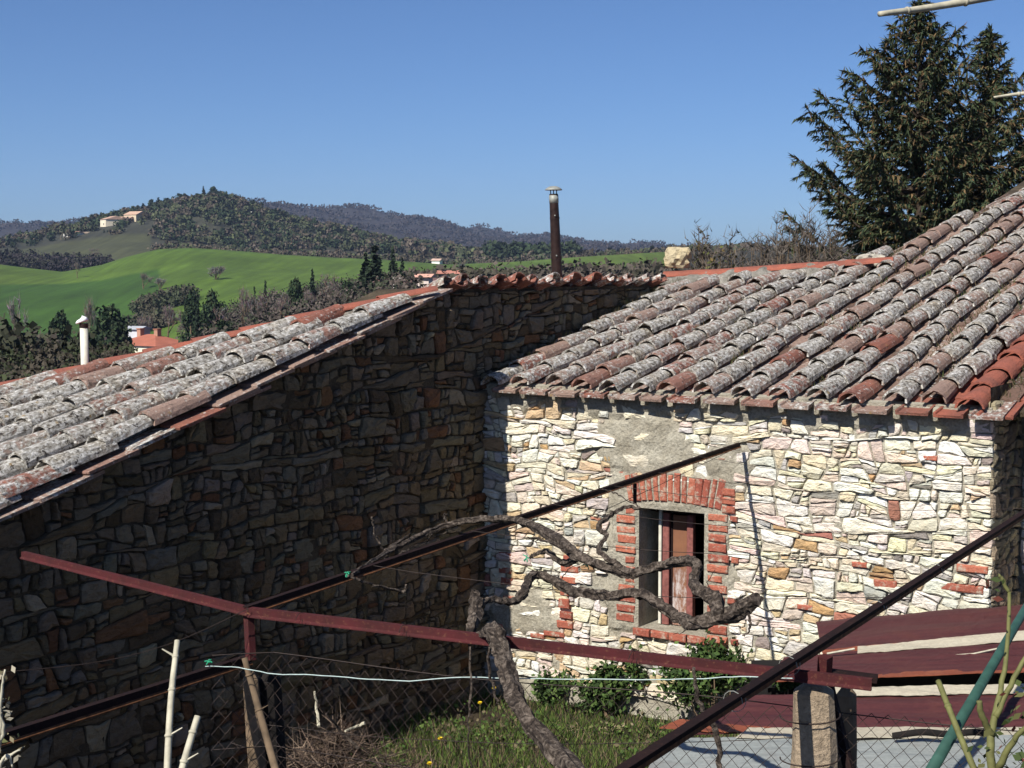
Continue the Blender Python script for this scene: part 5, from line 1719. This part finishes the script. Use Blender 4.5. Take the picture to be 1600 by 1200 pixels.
# ================================================================== BACKGROUND TREES
def crown_mesh(name, blobs, n, leaf, cols, rs_, mat, squash=1.0, shell=.55):
    cen = []; sz = []; cc = []
    tot = sum(b[1] ** 2 for b in blobs)
    for (c, r, tint) in blobs:
        k = int(n * r * r / tot)
        for _ in range(k):
            d = Vector((rs_.gauss(0, 1), rs_.gauss(0, 1), rs_.gauss(0, 1))).normalized() * r * (shell + (1 - shell) * rs_.random()) * rs_.uniform(.8, 1.15)
            d.z *= squash
            cen.append(tuple(c + d)); sz.append(rs_.uniform(*leaf)); q = rs_.choice(cols); m = rs_.uniform(.7, 1.3) * tint; cc.append(tuple(x * m for x in q))
    return quads_mesh(name, cen, sz, cc, mat, .8)

def evergreen_meshes(seed, n=2600, leaf=(.35, .7)):
    """round-headed evergreen, 1 unit = whole height 10 m"""
    rs_ = random.Random(seed)
    blobs = []
    for _ in range(26):
        z = rs_.uniform(1.2, 9.2); w = 4.0 * math.sin(min(1, (10.2 - z) / 6) * 1.5)
        a = rs_.uniform(0, 6.28); rr = w * rs_.uniform(.2, .8)
        blobs.append((Vector((math.cos(a) * rr, math.sin(a) * rr, z)), rs_.uniform(.9, 1.7), rs_.uniform(.75, 1.25)))
    cr = crown_mesh('crown', blobs, n, leaf, [(.018, .036, .016), (.028, .050, .020), (.040, .055, .022)], rs_, M['leaf'])
    tr = make_mesh('trunk', *tube_vf([(0, 0, -.5), (.1, 0, 3), (0, .1, 8)], [.3, .22, .08], 7), M['wood_old'])
    return tr, cr
def cypress_meshes(seed, n=1500):
    rs_ = random.Random(seed)
    blobs = []
    for i in range(26):
        z = .9 + 8.9 * i / 25; w = .95 * (math.sin(min(1, (10.1 - z) / 7.5) * 1.45)) + .04
        a = rs_.uniform(0, 6.28)
        blobs.append((Vector((math.cos(a) * w * .35, math.sin(a) * w * .35, z)), max(.22, w * .85), rs_.uniform(.8, 1.2)))
    cr = crown_mesh('crown', blobs, n, (.3, .55), [(.014, .026, .014), (.022, .036, .018)], rs_, M['leaf'], 1.2)
    tr = make_mesh('trunk', *tube_vf([(0, 0, -.5), (0, 0, 6)], [.22, .06], 6), M['wood_old'])
    return tr, cr
def bare_meshes(seed, spread=1.0, levels=4, col=(.16, .13, .115)):
    rs_ = random.Random(seed)
    segs = []
    def grow(p, d, L, r, lv):
        q = p + d * L
        segs.append((p, q, r, r * .62))
        if lv == 0: return
        for _ in range(rs_.choice([3, 3, 4]) if lv > 1 else 5):
            nd = (d + Vector((rs_.gauss(0, .55) * spread, rs_.gauss(0, .55) * spread, rs_.gauss(.12, .25)))).normalized()
            st = p.lerp(q, rs_.uniform(.45, 1.0))
            grow(st, nd, L * rs_.uniform(.55, .78), r * .5, lv - 1)
    grow(Vector((0, 0, -.4)), Vector((rs_.uniform(-.1, .1), rs_.uniform(-.1, .1), 1)).normalized(), 3.4, .22, levels)
    m = MB()
    for (a, b, r0, r1) in segs:
        if r0 > .05: m.add(tube_vf([a, b], [r0, r1], 5, cap=False))
    twig_b = [tuple(a) for a, b, r0, r1 in segs if r0 <= .05]; twig_t = [tuple(b) for a, b, r0, r1 in segs if r0 <= .05]
    for a, b, r0, r1 in segs:
        if r0 <= .03:
            for _ in range(3):
                st = a.lerp(b, rs_.random()); twig_b.append(tuple(st)); twig_t.append(tuple(st + Vector((rs_.gauss(0, .5), rs_.gauss(0, .5), rs_.gauss(.3, .4)))))
    cols = [tuple(c * rs_.uniform(.7, 1.3) for c in col) for _ in twig_b]
    tw = blades_mesh('twigs', twig_b, twig_t, [.09] * len(twig_b), cols, M['leaf'])
    tr = make_mesh('trunk', m.v, m.f, M['wood_old'])
    h = max(b.z for a, b, r0, r1 in segs)
    return tr, tw, h
EV = [evergreen_meshes(s) for s in (1, 2, 3)]
CY = [cypress_meshes(s) for s in (4, 5)]
BA = [bare_meshes(s) for s in (6, 7, 8)]
BP = [bare_meshes(s, spread=.45, col=(.20, .18, .17)) for s in (9, 10)]

def put_tree(kind, px, ytop, ybase, d, wid, label, group, seed=0):
    """ytop/ybase: photograph rows of top and foot at distance d; wid: crown width in photograph px"""
    b = at(px, ybase, d); t = at(px, ytop, d)
    H = t.z - b.z
    gzz = terrain_z(b.x, b.y)
    rs_ = random.Random(int(px * 7 + d))
    if kind == 'evergreen': tr, cr = rs_.choice(EV); ch, cw = 10.3, 7.2; nm = 'evergreen_tree'; cn = 'crown'
    elif kind == 'cypress': tr, cr = rs_.choice(CY); ch, cw = 10.0, 1.75; nm = 'cypress_tree'; cn = 'crown'
    elif kind == 'poplar': tr, cr, ch = rs_.choice(BP); cw = ch * .5; nm = 'bare_tree'; cn = 'twigs'
    else: tr, cr, ch = rs_.choice(BA); cw = ch * .95; nm = 'bare_tree'; cn = 'twigs'
    root = empty(nm, b, (0, 0, rs_.uniform(0, 6.28)), label=label, cat='tree', group=group)
    sz = H / ch; sx = (wid / F * d) / cw
    root.scale = (sx, sx, sz)
    link('trunk', tr, root); link(cn, cr, root)
    # let the trunk reach down to the terrain
    if b.z > gzz + .2:
        root.location.z = gzz; root.scale.z = (t.z - gzz) / ch
    return root

G1 = 'trees in the hollow beyond the left roof'
T = [
 ('poplar', 30, 462, 552, 150, 26, 'tall bare poplar-like tree at the far left edge of the hollow'),
 ('evergreen', 92, 487, 585, 150, 62, 'dark round evergreen just left of the cream chimney pipe'),
 ('evergreen', 176, 476, 580, 155, 78, 'large dark evergreen between the cream pipe and the red-roofed house'),
 ('evergreen', 140, 520, 590, 145, 50, 'lower dark evergreen directly behind the cream chimney pipe'),
 ('bare', 143, 463, 545, 170, 34, 'bare brown tree showing above the cream chimney pipe'),
 ('bare', 222, 492, 552, 242, 46, 'dark leafless tree right behind the roof of the red-roofed house'),
 ('bare', 262, 478, 548, 245, 56, 'bare tree behind the right end of the red-roofed house'),
 ('evergreen', 298, 452, 520, 190, 44, 'dark green tree in the hollow, left of the thin cypress'),
 ('cypress', 309, 452, 505, 180, 9, 'thin cypress right above the red-roofed house'),
 ('evergreen', 332, 452, 515, 190, 46, 'dark green tree in the hollow right of the thin cypress'),
 ('bare', 292, 495, 550, 240, 50, 'bare tree low behind the tile hip by the red-roofed house'),
 ('bare', 345, 480, 535, 150, 52, 'bare brown tree rising behind the middle of the left roof'),
 ('evergreen', 350, 500, 530, 140, 50, 'low bright-edged evergreen bush just above the left roof'),
 ('bare', 378, 450, 520, 175, 44, 'leafless tree between the evergreens and two small cypresses'),
 ('cypress', 398, 446, 490, 180, 9, 'left one of two small cypresses above the left roof'),
 ('cypress', 415, 440, 490, 180, 11, 'right one of two small cypresses above the left roof'),
 ('bare', 408, 458, 515, 160, 44, 'leafless tree under the two small cypresses'),
 ('bare', 440, 462, 510, 160, 40, 'leafless tree left of the round-topped evergreen'),
 ('evergreen', 463, 434, 490, 180, 40, 'round-topped evergreen left of the pointed cypress'),
 ('cypress', 489, 421, 478, 180, 14, 'pointed cypress standing alone before the green field'),
 ('bare', 478, 455, 500, 160, 40, 'leafless tree below the lone pointed cypress'),
 ('bare', 515, 428, 485, 185, 52, 'grey leafless tree left of the big cypress pair'),
 ('evergreen', 545, 438, 480, 170, 36, 'dark bush-shaped tree touching the big cypress pair'),
 ('cypress', 572, 396, 470, 150, 24, 'shorter cypress of the big pair left of the roof peak'),
 ('cypress', 587, 382, 465, 150, 34, 'tallest cypress, right one of the big pair near the roof peak'),
 ('cypress', 614, 387, 452, 160, 17, 'slim dark cypress standing apart right of the big pair'),
 ('cypress', 629, 403, 448, 160, 13, 'smallest cypress just left of the village chimney'),
 ('bare', 530, 452, 492, 150, 44, 'leafless tree right above the upper part of the left roof'),
 ('bare', 196, 515, 560, 245, 40, 'bare thicket tree left of the red-roofed house'),
 ('bare', 60, 530, 592, 140, 50, 'bare tree under the left evergreen by the roof edge'),
 ('bare', 15, 540, 600, 135, 50, 'bare tree at the lower left corner of the hollow'),
]
for t in T: put_tree(t[0], *t[1:6], t[6], G1)
G2 = 'trees scattered on the green fields'
for t in [('bare', 121, 410, 432, 470, 18, 'small bare tree alone on the field below the thicket'),
          ('bare', 225, 426, 458, 400, 30, 'bare round tree at the edge of the fold in the field'),
          ('poplar', 250, 434, 462, 390, 20, 'faint bare tree right of the round field tree'),
          ('poplar', 338, 415, 455, 400, 30, 'pale bare tree in the middle of the big green field'),
          ('bare', 148, 388, 412, 600, 30, 'bare tree at the right end of the thicket')]:
    put_tree(t[0], *t[1:6], t[6], G2)

# ------------------------------------------------------------------ hedges, thickets and woods (uncountable)
def woods(name, label, cat, spots, leaf, cols, per, h, w, seed=0, mat=None):
    rs_ = np.random.RandomState(seed)
    cen = []; sz = []; cc = []
    for (x, y) in spots:
        z0 = terrain_z(x, y)
        hh = h * rs_.uniform(.55, 1.25); ww = w * rs_.uniform(.6, 1.3)
        base = np.array(cols[rs_.randint(len(cols))]) * rs_.uniform(.75, 1.25)
        d = rs_.normal(size=(per, 3)); d /= np.linalg.norm(d, axis=1, keepdims=True); d *= rs_.uniform(.45, 1.0, size=(per, 1))
        p = np.array([x, y, z0 + hh * .5]) + d * np.array([ww / 2, ww / 2, hh / 2])
        cen.append(p); sz.append(rs_.uniform(leaf[0], leaf[1], per)); cc.append(base[None, :] * rs_.uniform(.75, 1.25, size=(per, 1)))
    me = quads_mesh(name, np.concatenate(cen), np.concatenate(sz), np.concatenate(cc), mat or M['leaf'], .9)
    return tag(link(name, me), label, cat, kind='stuff')
def spots(n, x0, x1, r0, r1, seed, cond=None):
    rs_ = random.Random(seed); out = []
    while len(out) < n:
        px = rs_.uniform(x0, x1); r = math.sqrt(rs_.uniform(r0 * r0, r1 * r1))
        if cond and not cond(px, r): continue
        x = (px - 800) / F * r; out.append((x, r))
    return out
DG = [(.022, .038, .016), (.030, .045, .020)]; BR_ = [(.090, .072, .052), (.075, .062, .042), (.105, .085, .066)]; OL = [(.068, .078, .036), (.056, .068, .034)]
woods('hill_woods', 'grey-brown scrub and trees covering the hill with the farmhouses', 'woods',
      spots(2600, -250, 760, 690, 900, 1, lambda px, r: not (px < 235 and r < 700) and not (px < 245 and r < 775 and vnoise(px * .05, r * .04, 1, 3) < .12) and vnoise(px * .02, r * .02, 1, 5) > -.38), (.7, 1.5), DG + BR_ + OL + OL + DG, 42, 4.2, 5.5, 1)
woods('field_edge_scrub', 'scrub along the foot of the wooded hill beyond the field', 'scrub', spots(420, 170, 1250, 575, 640, 12, lambda px, r: px > 240), (.5, 1.1), BR_ + OL, 40, 3.2, 5.0, 12)
woods('ridge_woods', 'leafless woods on the long far ridge', 'woods', spots(4200, -300, 1300, 1500, 2420, 2), (1.6, 3.2), [(.046, .037, .036), (.042, .034, .033), (.036, .033, .030)], 18, 6, 18, 2)
woods('dark_wood', 'dark evergreen wood on the slope behind the chimney pipe', 'woods', spots(260, 760, 905, 640, 760, 3), (1.0, 2.0), DG, 40, 8, 8, 3)
woods('right_woods', 'brown leafless woods above the right hand green field', 'woods', spots(900, 640, 1500, 640, 900, 4), (1.0, 2.2), BR_ + OL, 30, 5, 8, 4)
woods('thicket', 'dark thicket filling the dip on the left of the fields', 'thicket', spots(300, -150, 172, 570, 625, 5, lambda px, r: r < 600 + (60 - abs(px - 60)) * .2), (.6, 1.2), [(.032, .026, .027), (.028, .028, .018)], 46, 5.0, 7.0, 5)
def fold(px, r):
    yy = 455 + (px - 200) * .25
    return True
woods('hedge', 'dark hedge running down the fold of the field', 'hedge', spots(120, 215, 300, 330, 350, 6) + spots(60, 196, 262, 290, 300, 7), (.35, .7), [(.045, .055, .028), (.06, .055, .035)], 60, 3.2, 4.0, 6)
woods('hollow_scrub', 'purple-brown leafless undergrowth filling the hollow beyond the left roof', 'scrub',
      spots(420, -120, 160, 120, 215, 8) + spots(1300, 190, 650, 120, 290, 18, lambda px, r: r < 222 + (px - 190) * .22 and not (px < 315 and r < 240)), (.16, .34), [(.075, .060, .050), (.062, .053, .040), (.095, .076, .066), (.04, .048, .026)], 70, 3.4, 3.6, 8)
woods('garden_scrub', 'low weeds and scrub right behind the lower left roof', 'scrub', spots(200, -160, 200, 26, 62, 38), (.06, .16), [(.05, .042, .03), (.04, .05, .022)], 60, .7, 1.6, 38)
woods('near_scrub', 'low dark scrub just beyond the lower end of the left roof', 'scrub', spots(260, -160, 120, 55, 118, 28), (.15, .35), [(.05, .042, .034), (.035, .038, .022)], 60, 1.6, 3.0, 28)
woods('village_scrub', 'grey leafless scrub beyond the tiled wall in the middle', 'scrub', spots(400, 640, 1060, 150, 300, 9), (.3, .6), [(.085, .07, .056), (.065, .06, .04)], 60, 3.2, 4.0, 9)

# individual trees on the hill crest and slope
G3 = 'trees along the crest of the farmhouse hill'
crest = [(318, 292, 'cypress', 5, 'thin cypress spike near the summit of the hill'), (334, 292, 'evergreen', 14, 'pointed dark tree on the very summit'), (345, 299, 'evergreen', 16, 'broad dark tree just right of the summit'),
         (310, 303, 'evergreen', 14, 'dark tree left of the summit cypress'), (290, 303, 'evergreen', 13, 'dark tree on the crest above the bare patch'), (281, 303, 'evergreen', 12, 'dark tree in the middle of the crest row'),
         (262, 310, 'evergreen', 16, 'wide dark tree on the crest'), (248, 309, 'cypress', 8, 'pointed tree on the left part of the crest'), (237, 312, 'evergreen', 12, 'dark tree on the crest above the long farmhouse'),
         (224, 318, 'cypress', 8, 'pointed tree just above the long farmhouse'), (213, 325, 'evergreen', 13, 'tree close behind the long farmhouse roof'), (197, 325, 'evergreen', 14, 'tree behind the left end of the long farmhouse'),
         (176, 333, 'evergreen', 11, 'tree on the crest left of the long farmhouse'), (150, 337, 'cypress', 10, 'pointed tree between the two farmhouses'), (131, 340, 'evergreen', 14, 'dark tree above the small white farmhouse'),
         (121, 347, 'evergreen', 9, 'low tree left above the small white farmhouse'), (365, 311, 'evergreen', 14, 'tree on the right shoulder of the hill'), (380, 313, 'evergreen', 10, 'small tree on the right slope of the hill'),
         (396, 317, 'evergreen', 10, 'last dark tree on the right skyline of the hill'), (300, 306, 'cypress', 6, 'thin pointed tree left of the summit trees')]
for (px, yt, kd, w_, lab) in crest:
    d = 840
    put_tree(kd, px, yt - 1, yt + 20, d, w_ * 1.35, lab, G3)

# ------------------------------------------------------------------ conifers behind the right roof
M['dark_wood'] = simple_mat('dark_conifer_bark', (0.055, 0.040, 0.030), .95, nscale=20, bump=.003)
def conifer(base, top, radius, seed, label, n_limb=95, lean=(0, 0)):
    rs_ = random.Random(seed)
    H = (top - base).length
    root = empty('conifer_tree', base, label=label, cat='tree', group='tall conifers behind the right roof')
    axis = (top - base)
    P = [axis * t + Vector((.05 * math.sin(t * 7 + seed), .05 * math.cos(t * 5), 0)) for t in np.linspace(0, 1, 14)]
    obj('trunk', tube_vf(P, list(np.linspace(.15, .012, 14)), 8), M['dark_wood'], root)
    bs = []; tp = []; ws = []; cc = []
    limb = MB()
    for i in range(n_limb):
        t = .10 + .89 * (i / n_limb) ** .92
        z = t * H
        L = min(radius * 1.05, .05 + 5.2 * (1 - t) * radius / 2.75) * (rs_.uniform(.60, 1.0) if rs_.random() < .7 else rs_.uniform(1.0, 1.13))
        a = i * 2.4 + rs_.uniform(-.5, .5)
        rise = .34 + .62 * t + rs_.uniform(-.15, .22)
        d = Vector((math.cos(a), math.sin(a), 0))
        o0 = axis * t
        pts = []
        n = max(4, int(L / .14))
        for k in range(n + 1):
            u = k / n
            # droop first, sweep up, then a hooked tip
            zz = L * (rise * u - .28 * math.sin(u * math.pi) * (1 - t) - .16 * max(0, u - .8) * 5 * t)
            pts.append(o0 + d * L * u * (1 - .12 * rise * u) + Vector((rs_.uniform(-.02, .02), rs_.uniform(-.02, .02), zz)))
        limb.add(tube_vf(pts, list(np.linspace(.02 + .012 * L, .005, len(pts))), 5, cap=False))
        # side sprays
        def tufts(p, q, dens, size, hang):
            m = max(2, int((q - p).length * dens))
            for _ in range(m):
                u = rs_.random(); c = p.lerp(q, u)
                dv = Vector((rs_.gauss(0, .36), rs_.gauss(0, .36), rs_.gauss(-hang * .8, .34))) + (q - p).normalized() * .75
                s = size * rs_.uniform(.6, 1.35) * 1.08
                bs.append(tuple(c)); tp.append(tuple(c + dv.normalized() * s)); ws.append(s * rs_.uniform(.22, .36))
                r_ = rs_.random(); mm = rs_.uniform(.7, 1.3)
                col = (.050, .070, .030) if r_ < .40 else ((.032, .050, .028) if r_ < .64 else ((.125, .080, .038) if r_ < .88 else (.105, .10, .045)))
                cc.append(tuple(x * mm for x in col))
        for k in range(len(pts) - 1):
            p, q = pts[k], pts[k + 1]; u = k / (len(pts) - 1)
            tufts(p, q, 120, .125, .45)
            if u > .12:
                sl = L * .30 * (1 - u * .75) + .10
                for sgn in (-1, 1):
                    if rs_.random() < .72:
                        side = Vector((-d.y, d.x, 0)) * sgn
                        e = p + (side * .75 + d * .65 + Vector((0, 0, rs_.uniform(-.45, .35)))) * sl
                        tufts(p, e, 95, .115, .55)
                # hanging sprays under the limb
                if rs_.random() < .55:
                    tufts(p, p + Vector((rs_.uniform(-.06, .06), rs_.uniform(-.06, .06), -rs_.uniform(.12, .35))), 70, .10, .6)
    for k in range(60):
        c = axis * (1 - .06 * rs_.random()); s = .12
        bs.append(tuple(c)); tp.append(tuple(c + Vector((rs_.gauss(0, .5), rs_.gauss(0, .5), .8)).normalized() * s)); ws.append(.05); cc.append((.035, .05, .025))
    obj('limbs', limb.vf(), M['dark_wood'], root)
    link('foliage', blades_mesh('foliage', bs, tp, ws, cc, M['leaf']), root)
    print('conifer', len(bs))
cb = at(1437, 415, 30); cb.z = terrain_z(cb.x, cb.y) - .1; ct = at(1437, -2, 30)
conifer(cb, ct, 2.75, 3, 'tallest dark conifer right of centre behind the right roof', 140)
cb = at(1545, 415, 31.5); cb.z = terrain_z(cb.x, cb.y) - .1; ct = at(1547, 42, 31.5)
conifer(cb, ct, 2.15, 8, 'second dark conifer with thin upswept tips nearest the right edge', 112)
cb = at(1660, 415, 33); cb.z = terrain_z(cb.x, cb.y) - .1; ct = at(1665, 60, 33)
conifer(cb, ct, 2.0, 15, 'conifer mostly outside the right picture edge', 70)

# bare shrubs behind the ridge
def twig_shrub(px, ytop, d, wid, label, seed, green=.0):
    rs_ = random.Random(seed)
    b = at(px, 415, d); b.z = terrain_z(b.x, b.y); top = at(px, ytop, d).z; H = top - b.z; Wd = wid / F * d
    root = empty('bare_shrub', b, label=label, cat='shrub', group='bare shrubs behind the tile ridge')
    bs = []; tp = []; ws = []; cc = []
    m = MB(); cen = []; sz = []; lc_ = []
    for k in range(26):
        a = rs_.uniform(0, 6.28); sp = rs_.random() ** .7 * Wd * .5; hh = H * rs_.uniform(.80, 1.0) * (1 - .12 * (sp / (Wd * .5)))
        e = Vector((math.cos(a) * sp, math.sin(a) * sp * .6, hh))
        P, Rr = smooth_path([Vector((e.x * .15, e.y * .15, 0)), Vector((e.x * .55, e.y * .5, hh * .5)) + Vector((rs_.gauss(0, .08), rs_.gauss(0, .08), 0)), e], [.02, .011, .004], 6, .01, k)
        m.add(tube_vf(P, Rr, 5, cap=False))
        for i in range(len(P) // 3, len(P)):
            for _ in range(5):
                dv = Vector((rs_.gauss(0, .5), rs_.gauss(0, .4), rs_.uniform(.3, 1.0))).normalized() * rs_.uniform(.15, .55) * (1 - i / len(P) * .5)
                s = P[i]; q = s + dv
                bs.append(tuple(s)); tp.append(tuple(q)); ws.append(.016); cc.append((.10, .085, .07))
                for _ in range(3):
                    s2 = s + dv * rs_.uniform(.3, 1); bs.append(tuple(s2)); tp.append(tuple(s2 + Vector((rs_.gauss(0, .5), rs_.gauss(0, .5), rs_.uniform(.1, .8))).normalized() * rs_.uniform(.06, .2))); ws.append(.012); cc.append((.12, .098, .08))
                    if rs_.random() < green: cen.append(tuple(s2)); sz.append(rs_.uniform(.03, .06)); lc_.append(rs_.choice([(.14, .15, .04), (.10, .11, .03), (.15, .11, .04)]))
    obj('stems', m.vf(), M['wood_old'], root)
    link('twigs', blades_mesh('twigs', bs, tp, ws, cc, M['leaf']), root)
    if cen: link('foliage', quads_mesh('foliage', cen, sz, lc_, M['leaf'], .6, leafy=True), root)
for a in [(1098, 352, 19, 46, 'olive leafed bare shrub right of the ridge boulder', 1, .35), (1140, 366, 20, 50, 'low twiggy shrub, second from the ridge boulder', 2, .12), (1182, 350, 22, 60, 'twiggy bare shrub midway between boulder and conifers', 3, .02),
          (1222, 326, 23, 66, 'tall grey twiggy shrub left of the lowest conifer branch', 4, .0), (1262, 322, 24, 60, 'grey twiggy shrub half behind the conifer skirt', 5, .0), (1305, 352, 22, 60, 'bare shrub in front of the conifer skirt', 6, .0), (1120, 384, 17, 90, 'lowest olive scrubby shrub right along the ridge tiles', 7, .4), (1215, 385, 18, 90, 'low bare shrub right above the ridge tiles', 8, .03)]:
    twig_shrub(*a)

# ------------------------------------------------------------------ buildings of the valley, village and hill
def house_building(name, c, L, Wd, H, rot, label, wall=(.62, .56, .44), roofc=(.42, .13, .07), hip=False, rh=None, windows=(), chim=0, group=None, cat='house'):
    """c: centre of the base; walls from 0 to H, tiled roof above, windows: (face, u, z, w, h)"""
    root = empty(name, c, (0, 0, rot), label=label, cat=cat, group=group)
    obj('wall', box_vf(-L / 2, L / 2, -Wd / 2, Wd / 2, -3, H), M['plaster'], root, cols=[wall] * 8)
    rh = rh or Wd * .2; e = .35
    if hip:
        k = Wd / 2
        v = [(-L / 2 - e, -Wd / 2 - e, H), (L / 2 + e, -Wd / 2 - e, H), (L / 2 + e, Wd / 2 + e, H), (-L / 2 - e, Wd / 2 + e, H), (-L / 2 + k, 0, H + rh), (L / 2 - k, 0, H + rh)]
        f = [(0, 1, 5, 4), (1, 2, 5), (2, 3, 4, 5), (3, 0, 4), (3, 2, 1, 0)]
        ro = obj('roof', (v, f), M['plaster'], root, cols=[roofc] * 6)
    else:
        v = [(-L / 2 - e, -Wd / 2 - e, H - .05), (L / 2 + e, -Wd / 2 - e, H - .05), (L / 2 + e, Wd / 2 + e, H - .05), (-L / 2 - e, Wd / 2 + e, H - .05), (-L / 2 - e, 0, H + rh), (L / 2 + e, 0, H + rh)]
        f = [(0, 1, 5, 4), (2, 3, 4, 5), (1, 2, 5), (3, 0, 4), (3, 2, 1, 0)]
        ro = obj('roof', (v, f), M['plaster'], root, cols=[roofc] * 6)
    for k in range(chim):
        x = -L / 4 + k * L / 2.6
        obj('chimney', box_vf(x - .35, x + .35, -.4, .4, H, H + rh + .7), M['plaster'], ro, cols=[(.40, .22, .15)] * 8)
        obj('chimney_cap', box_vf(x - .45, x + .45, -.5, .5, H + rh + .702, H + rh + .82), M['plaster'], ro, cols=[(.36, .16, .10)] * 8)
    for (face, u, z, w, h) in windows:
        if face == 'f': a = box_vf(u - w / 2, u + w / 2, -Wd / 2 - .04, -Wd / 2 + .05, z, z + h); b = box_vf(u - w / 2 - .12, u + w / 2 + .12, -Wd / 2 - .02, -Wd / 2 + .04, z - .12, z + h + .12)
        else:
            s = -1 if face == 'l' else 1
            x = s * L / 2; a = box_vf(min(x - .05 * s, x + .04 * s), max(x - .05 * s, x + .04 * s), u - w / 2, u + w / 2, z, z + h); b = box_vf(min(x - .04 * s, x + .02 * s), max(x - .04 * s, x + .02 * s), u - w / 2 - .12, u + w / 2 + .12, z - .12, z + h + .12)
        fr = obj('window', b, M['plaster'], root, cols=[(.5, .44, .34)] * 8)
        obj('pane', a, M['plaster'], fr, cols=[(.04, .05, .05)] * 8)
    return root
# red-roofed house just beyond the left roof
c = at(238, 580, 225)
hz = at(238, 538, 225).z - c.z
house_building('villa', c, 9.0, 7.5, hz, R(-32), 'red hip-roofed house with cream walls just beyond the left roof', wall=(.70, .66, .52), roofc=(.36, .125, .08), hip=True, rh=1.5, chim=2,
               windows=[('l', -1.5, hz - 2.2, .5, 1.3), ('l', 1.2, hz - 2.2, .5, 1.3), ('f', -2.0, hz - 2.2, .9, 1.2), ('f', 1.8, hz - 2.2, .9, 1.2)])
c = at(182, 590, 222); hz2 = at(182, 566, 222).z - c.z
house_building('outhouse', c, 5.2, 4, hz2, R(-32), 'low grey outhouse attached left of the red hip-roofed house', wall=(.25, .20, .16), roofc=(.24, .10, .075), rh=.9)
c = at(215, 530, 232); 
house_building('outhouse', c, 2.5, 3, 1.6, R(-20), 'small pale shed half hidden by trees above the red hip-roofed house', wall=(.55, .56, .58), roofc=(.4, .42, .45), rh=.4)
# farmhouses on the hill
c = at(186, 357, 760)
HG = 'farm buildings on the wooded hill'
hh = at(186, 343, 760).z - c.z
house_building('farmhouse', at(178, 357, 760), 7.5, 11, hh, R(-55), 'left gabled wing of the long farmhouse high on the hill', wall=(.74, .66, .50), roofc=(.46, .30, .22), rh=1.7, windows=[('l', -2, 1.6, .8, 1), ('f', 1, 1.5, .8, 1.0)], group=HG)
house_building('farmhouse', at(196, 354, 766), 8, 6, hh * .85, R(-20), 'middle low wing of the long farmhouse on the hill', wall=(.40, .32, .23), roofc=(.46, .30, .22), rh=1.2, windows=[('f', -2, 1.4, .7, .9), ('f', 1.5, 1.4, .7, .9)], group=HG)
house_building('farmhouse', at(213, 351, 770), 9, 8, hh * 1.1, R(-35), 'right wing of the long farmhouse on the hill', wall=(.56, .47, .33), roofc=(.48, .32, .23), rh=1.8, windows=[('f', -2, 2, .7, .9), ('l', 0, 2, .7, .9)], group=HG)
house_building('farmhouse', at(116, 378, 720), 6.5, 7, at(116, 364, 720).z - at(116, 378, 720).z, R(-25), 'small white farmhouse with dark windows at the left foot of the hill', wall=(.80, .78, .72), roofc=(.42, .25, .18), rh=.8, windows=[('f', -2, 2.2, .7, 1.0), ('f', 0, 2.2, .7, 1.0), ('f', 2, 2.2, .7, 1.0), ('f', -2, .6, .7, 1.0), ('f', 1.5, .4, .9, 1.3)], group=HG)
house_building('outhouse', at(133, 374, 726), 5.5, 5, 2.6, R(-25), 'long dim annex right of the small white farmhouse', wall=(.25, .21, .15), roofc=(.26, .2, .15), rh=.9, group=HG)
house_building('outhouse', at(158, 374, 724), 2.6, 2.4, 1.2, R(-25), 'tiny white outhouse beside dark cypresses on the hill', wall=(.75, .68, .52), roofc=(.6, .5, .4), rh=.4, group=HG)
house_building('hut', at(395, 336, 800), 1.6, 1.6, 1.4, R(0), 'tiny white hut on the right shoulder of the hill', wall=(.85, .84, .8), roofc=(.8, .8, .78), rh=.3, group=HG)
for (px, yt) in [(163, 358), (168, 360), (173, 363)]:
    put_tree('cypress', px, yt, 376, 715, 5, {163: 'left one of three dark cypresses by the tiny white outhouse', 168: 'middle one of three dark cypresses by the tiny white outhouse', 173: 'right one of three dark cypresses by the tiny white outhouse'}[px], 'cypresses by the tiny outhouse')
# village roofs by the peak
house_building('village_house', at(640, 452, 150), 5.5, 4.5, 0.75, R(-10), 'village house with dark roof right of the cypresses', wall=(.30, .24, .20), roofc=(.15, .085, .075), rh=.35)
house_building('village_house', at(664, 452, 140), 1.1, 1.2, 1.15, R(-15), 'pale pinkish tower-like house top beside the roof peak', wall=(.62, .52, .47), roofc=(.60, .34, .26), rh=.25, windows=[('f', -.15, .6, .22, .3)])
house_building('village_chimney', at(620, 458, 148), .55, .55, 1.35, R(-10), 'white chimney stack between the cypresses and roof', wall=(.62, .60, .55), roofc=(.5, .45, .4), rh=.15, cat='chimney')
house_building('village_house', at(683, 416, 545), 3.0, 2.8, 2.0, R(-20), 'small white house in the scrub above the roof peak', wall=(.82, .80, .72), roofc=(.5, .35, .28), rh=.7)
house_building('village_house', at(700, 442, 160), 1.6, 1.4, 1.0, R(10), 'reddish roof top peeking over the tiled wall near its peak', wall=(.5, .4, .35), roofc=(.45, .2, .15), rh=.3)

# ================================================================== AIR
hb = box_vf(-3450, 3450, -3450, 3450, -60, 190)
hm = bpy.data.materials.new('air_haze'); hm.use_nodes = True
hn = hm.node_tree.nodes; hn.remove(hn['Principled BSDF'])
pv = hn.new('ShaderNodeVolumePrincipled')
pv.inputs['Color'].default_value = (.50, .66, 1.0, 1)
pv.inputs['Density'].default_value = .00010
pv.inputs['Anisotropy'].default_value = 0.0
hm.node_tree.links.new(pv.outputs[0], hn['Material Output'].inputs['Volume'])
hz_o = obj('haze', hb, hm); hz_o['kind'] = 'stuff'
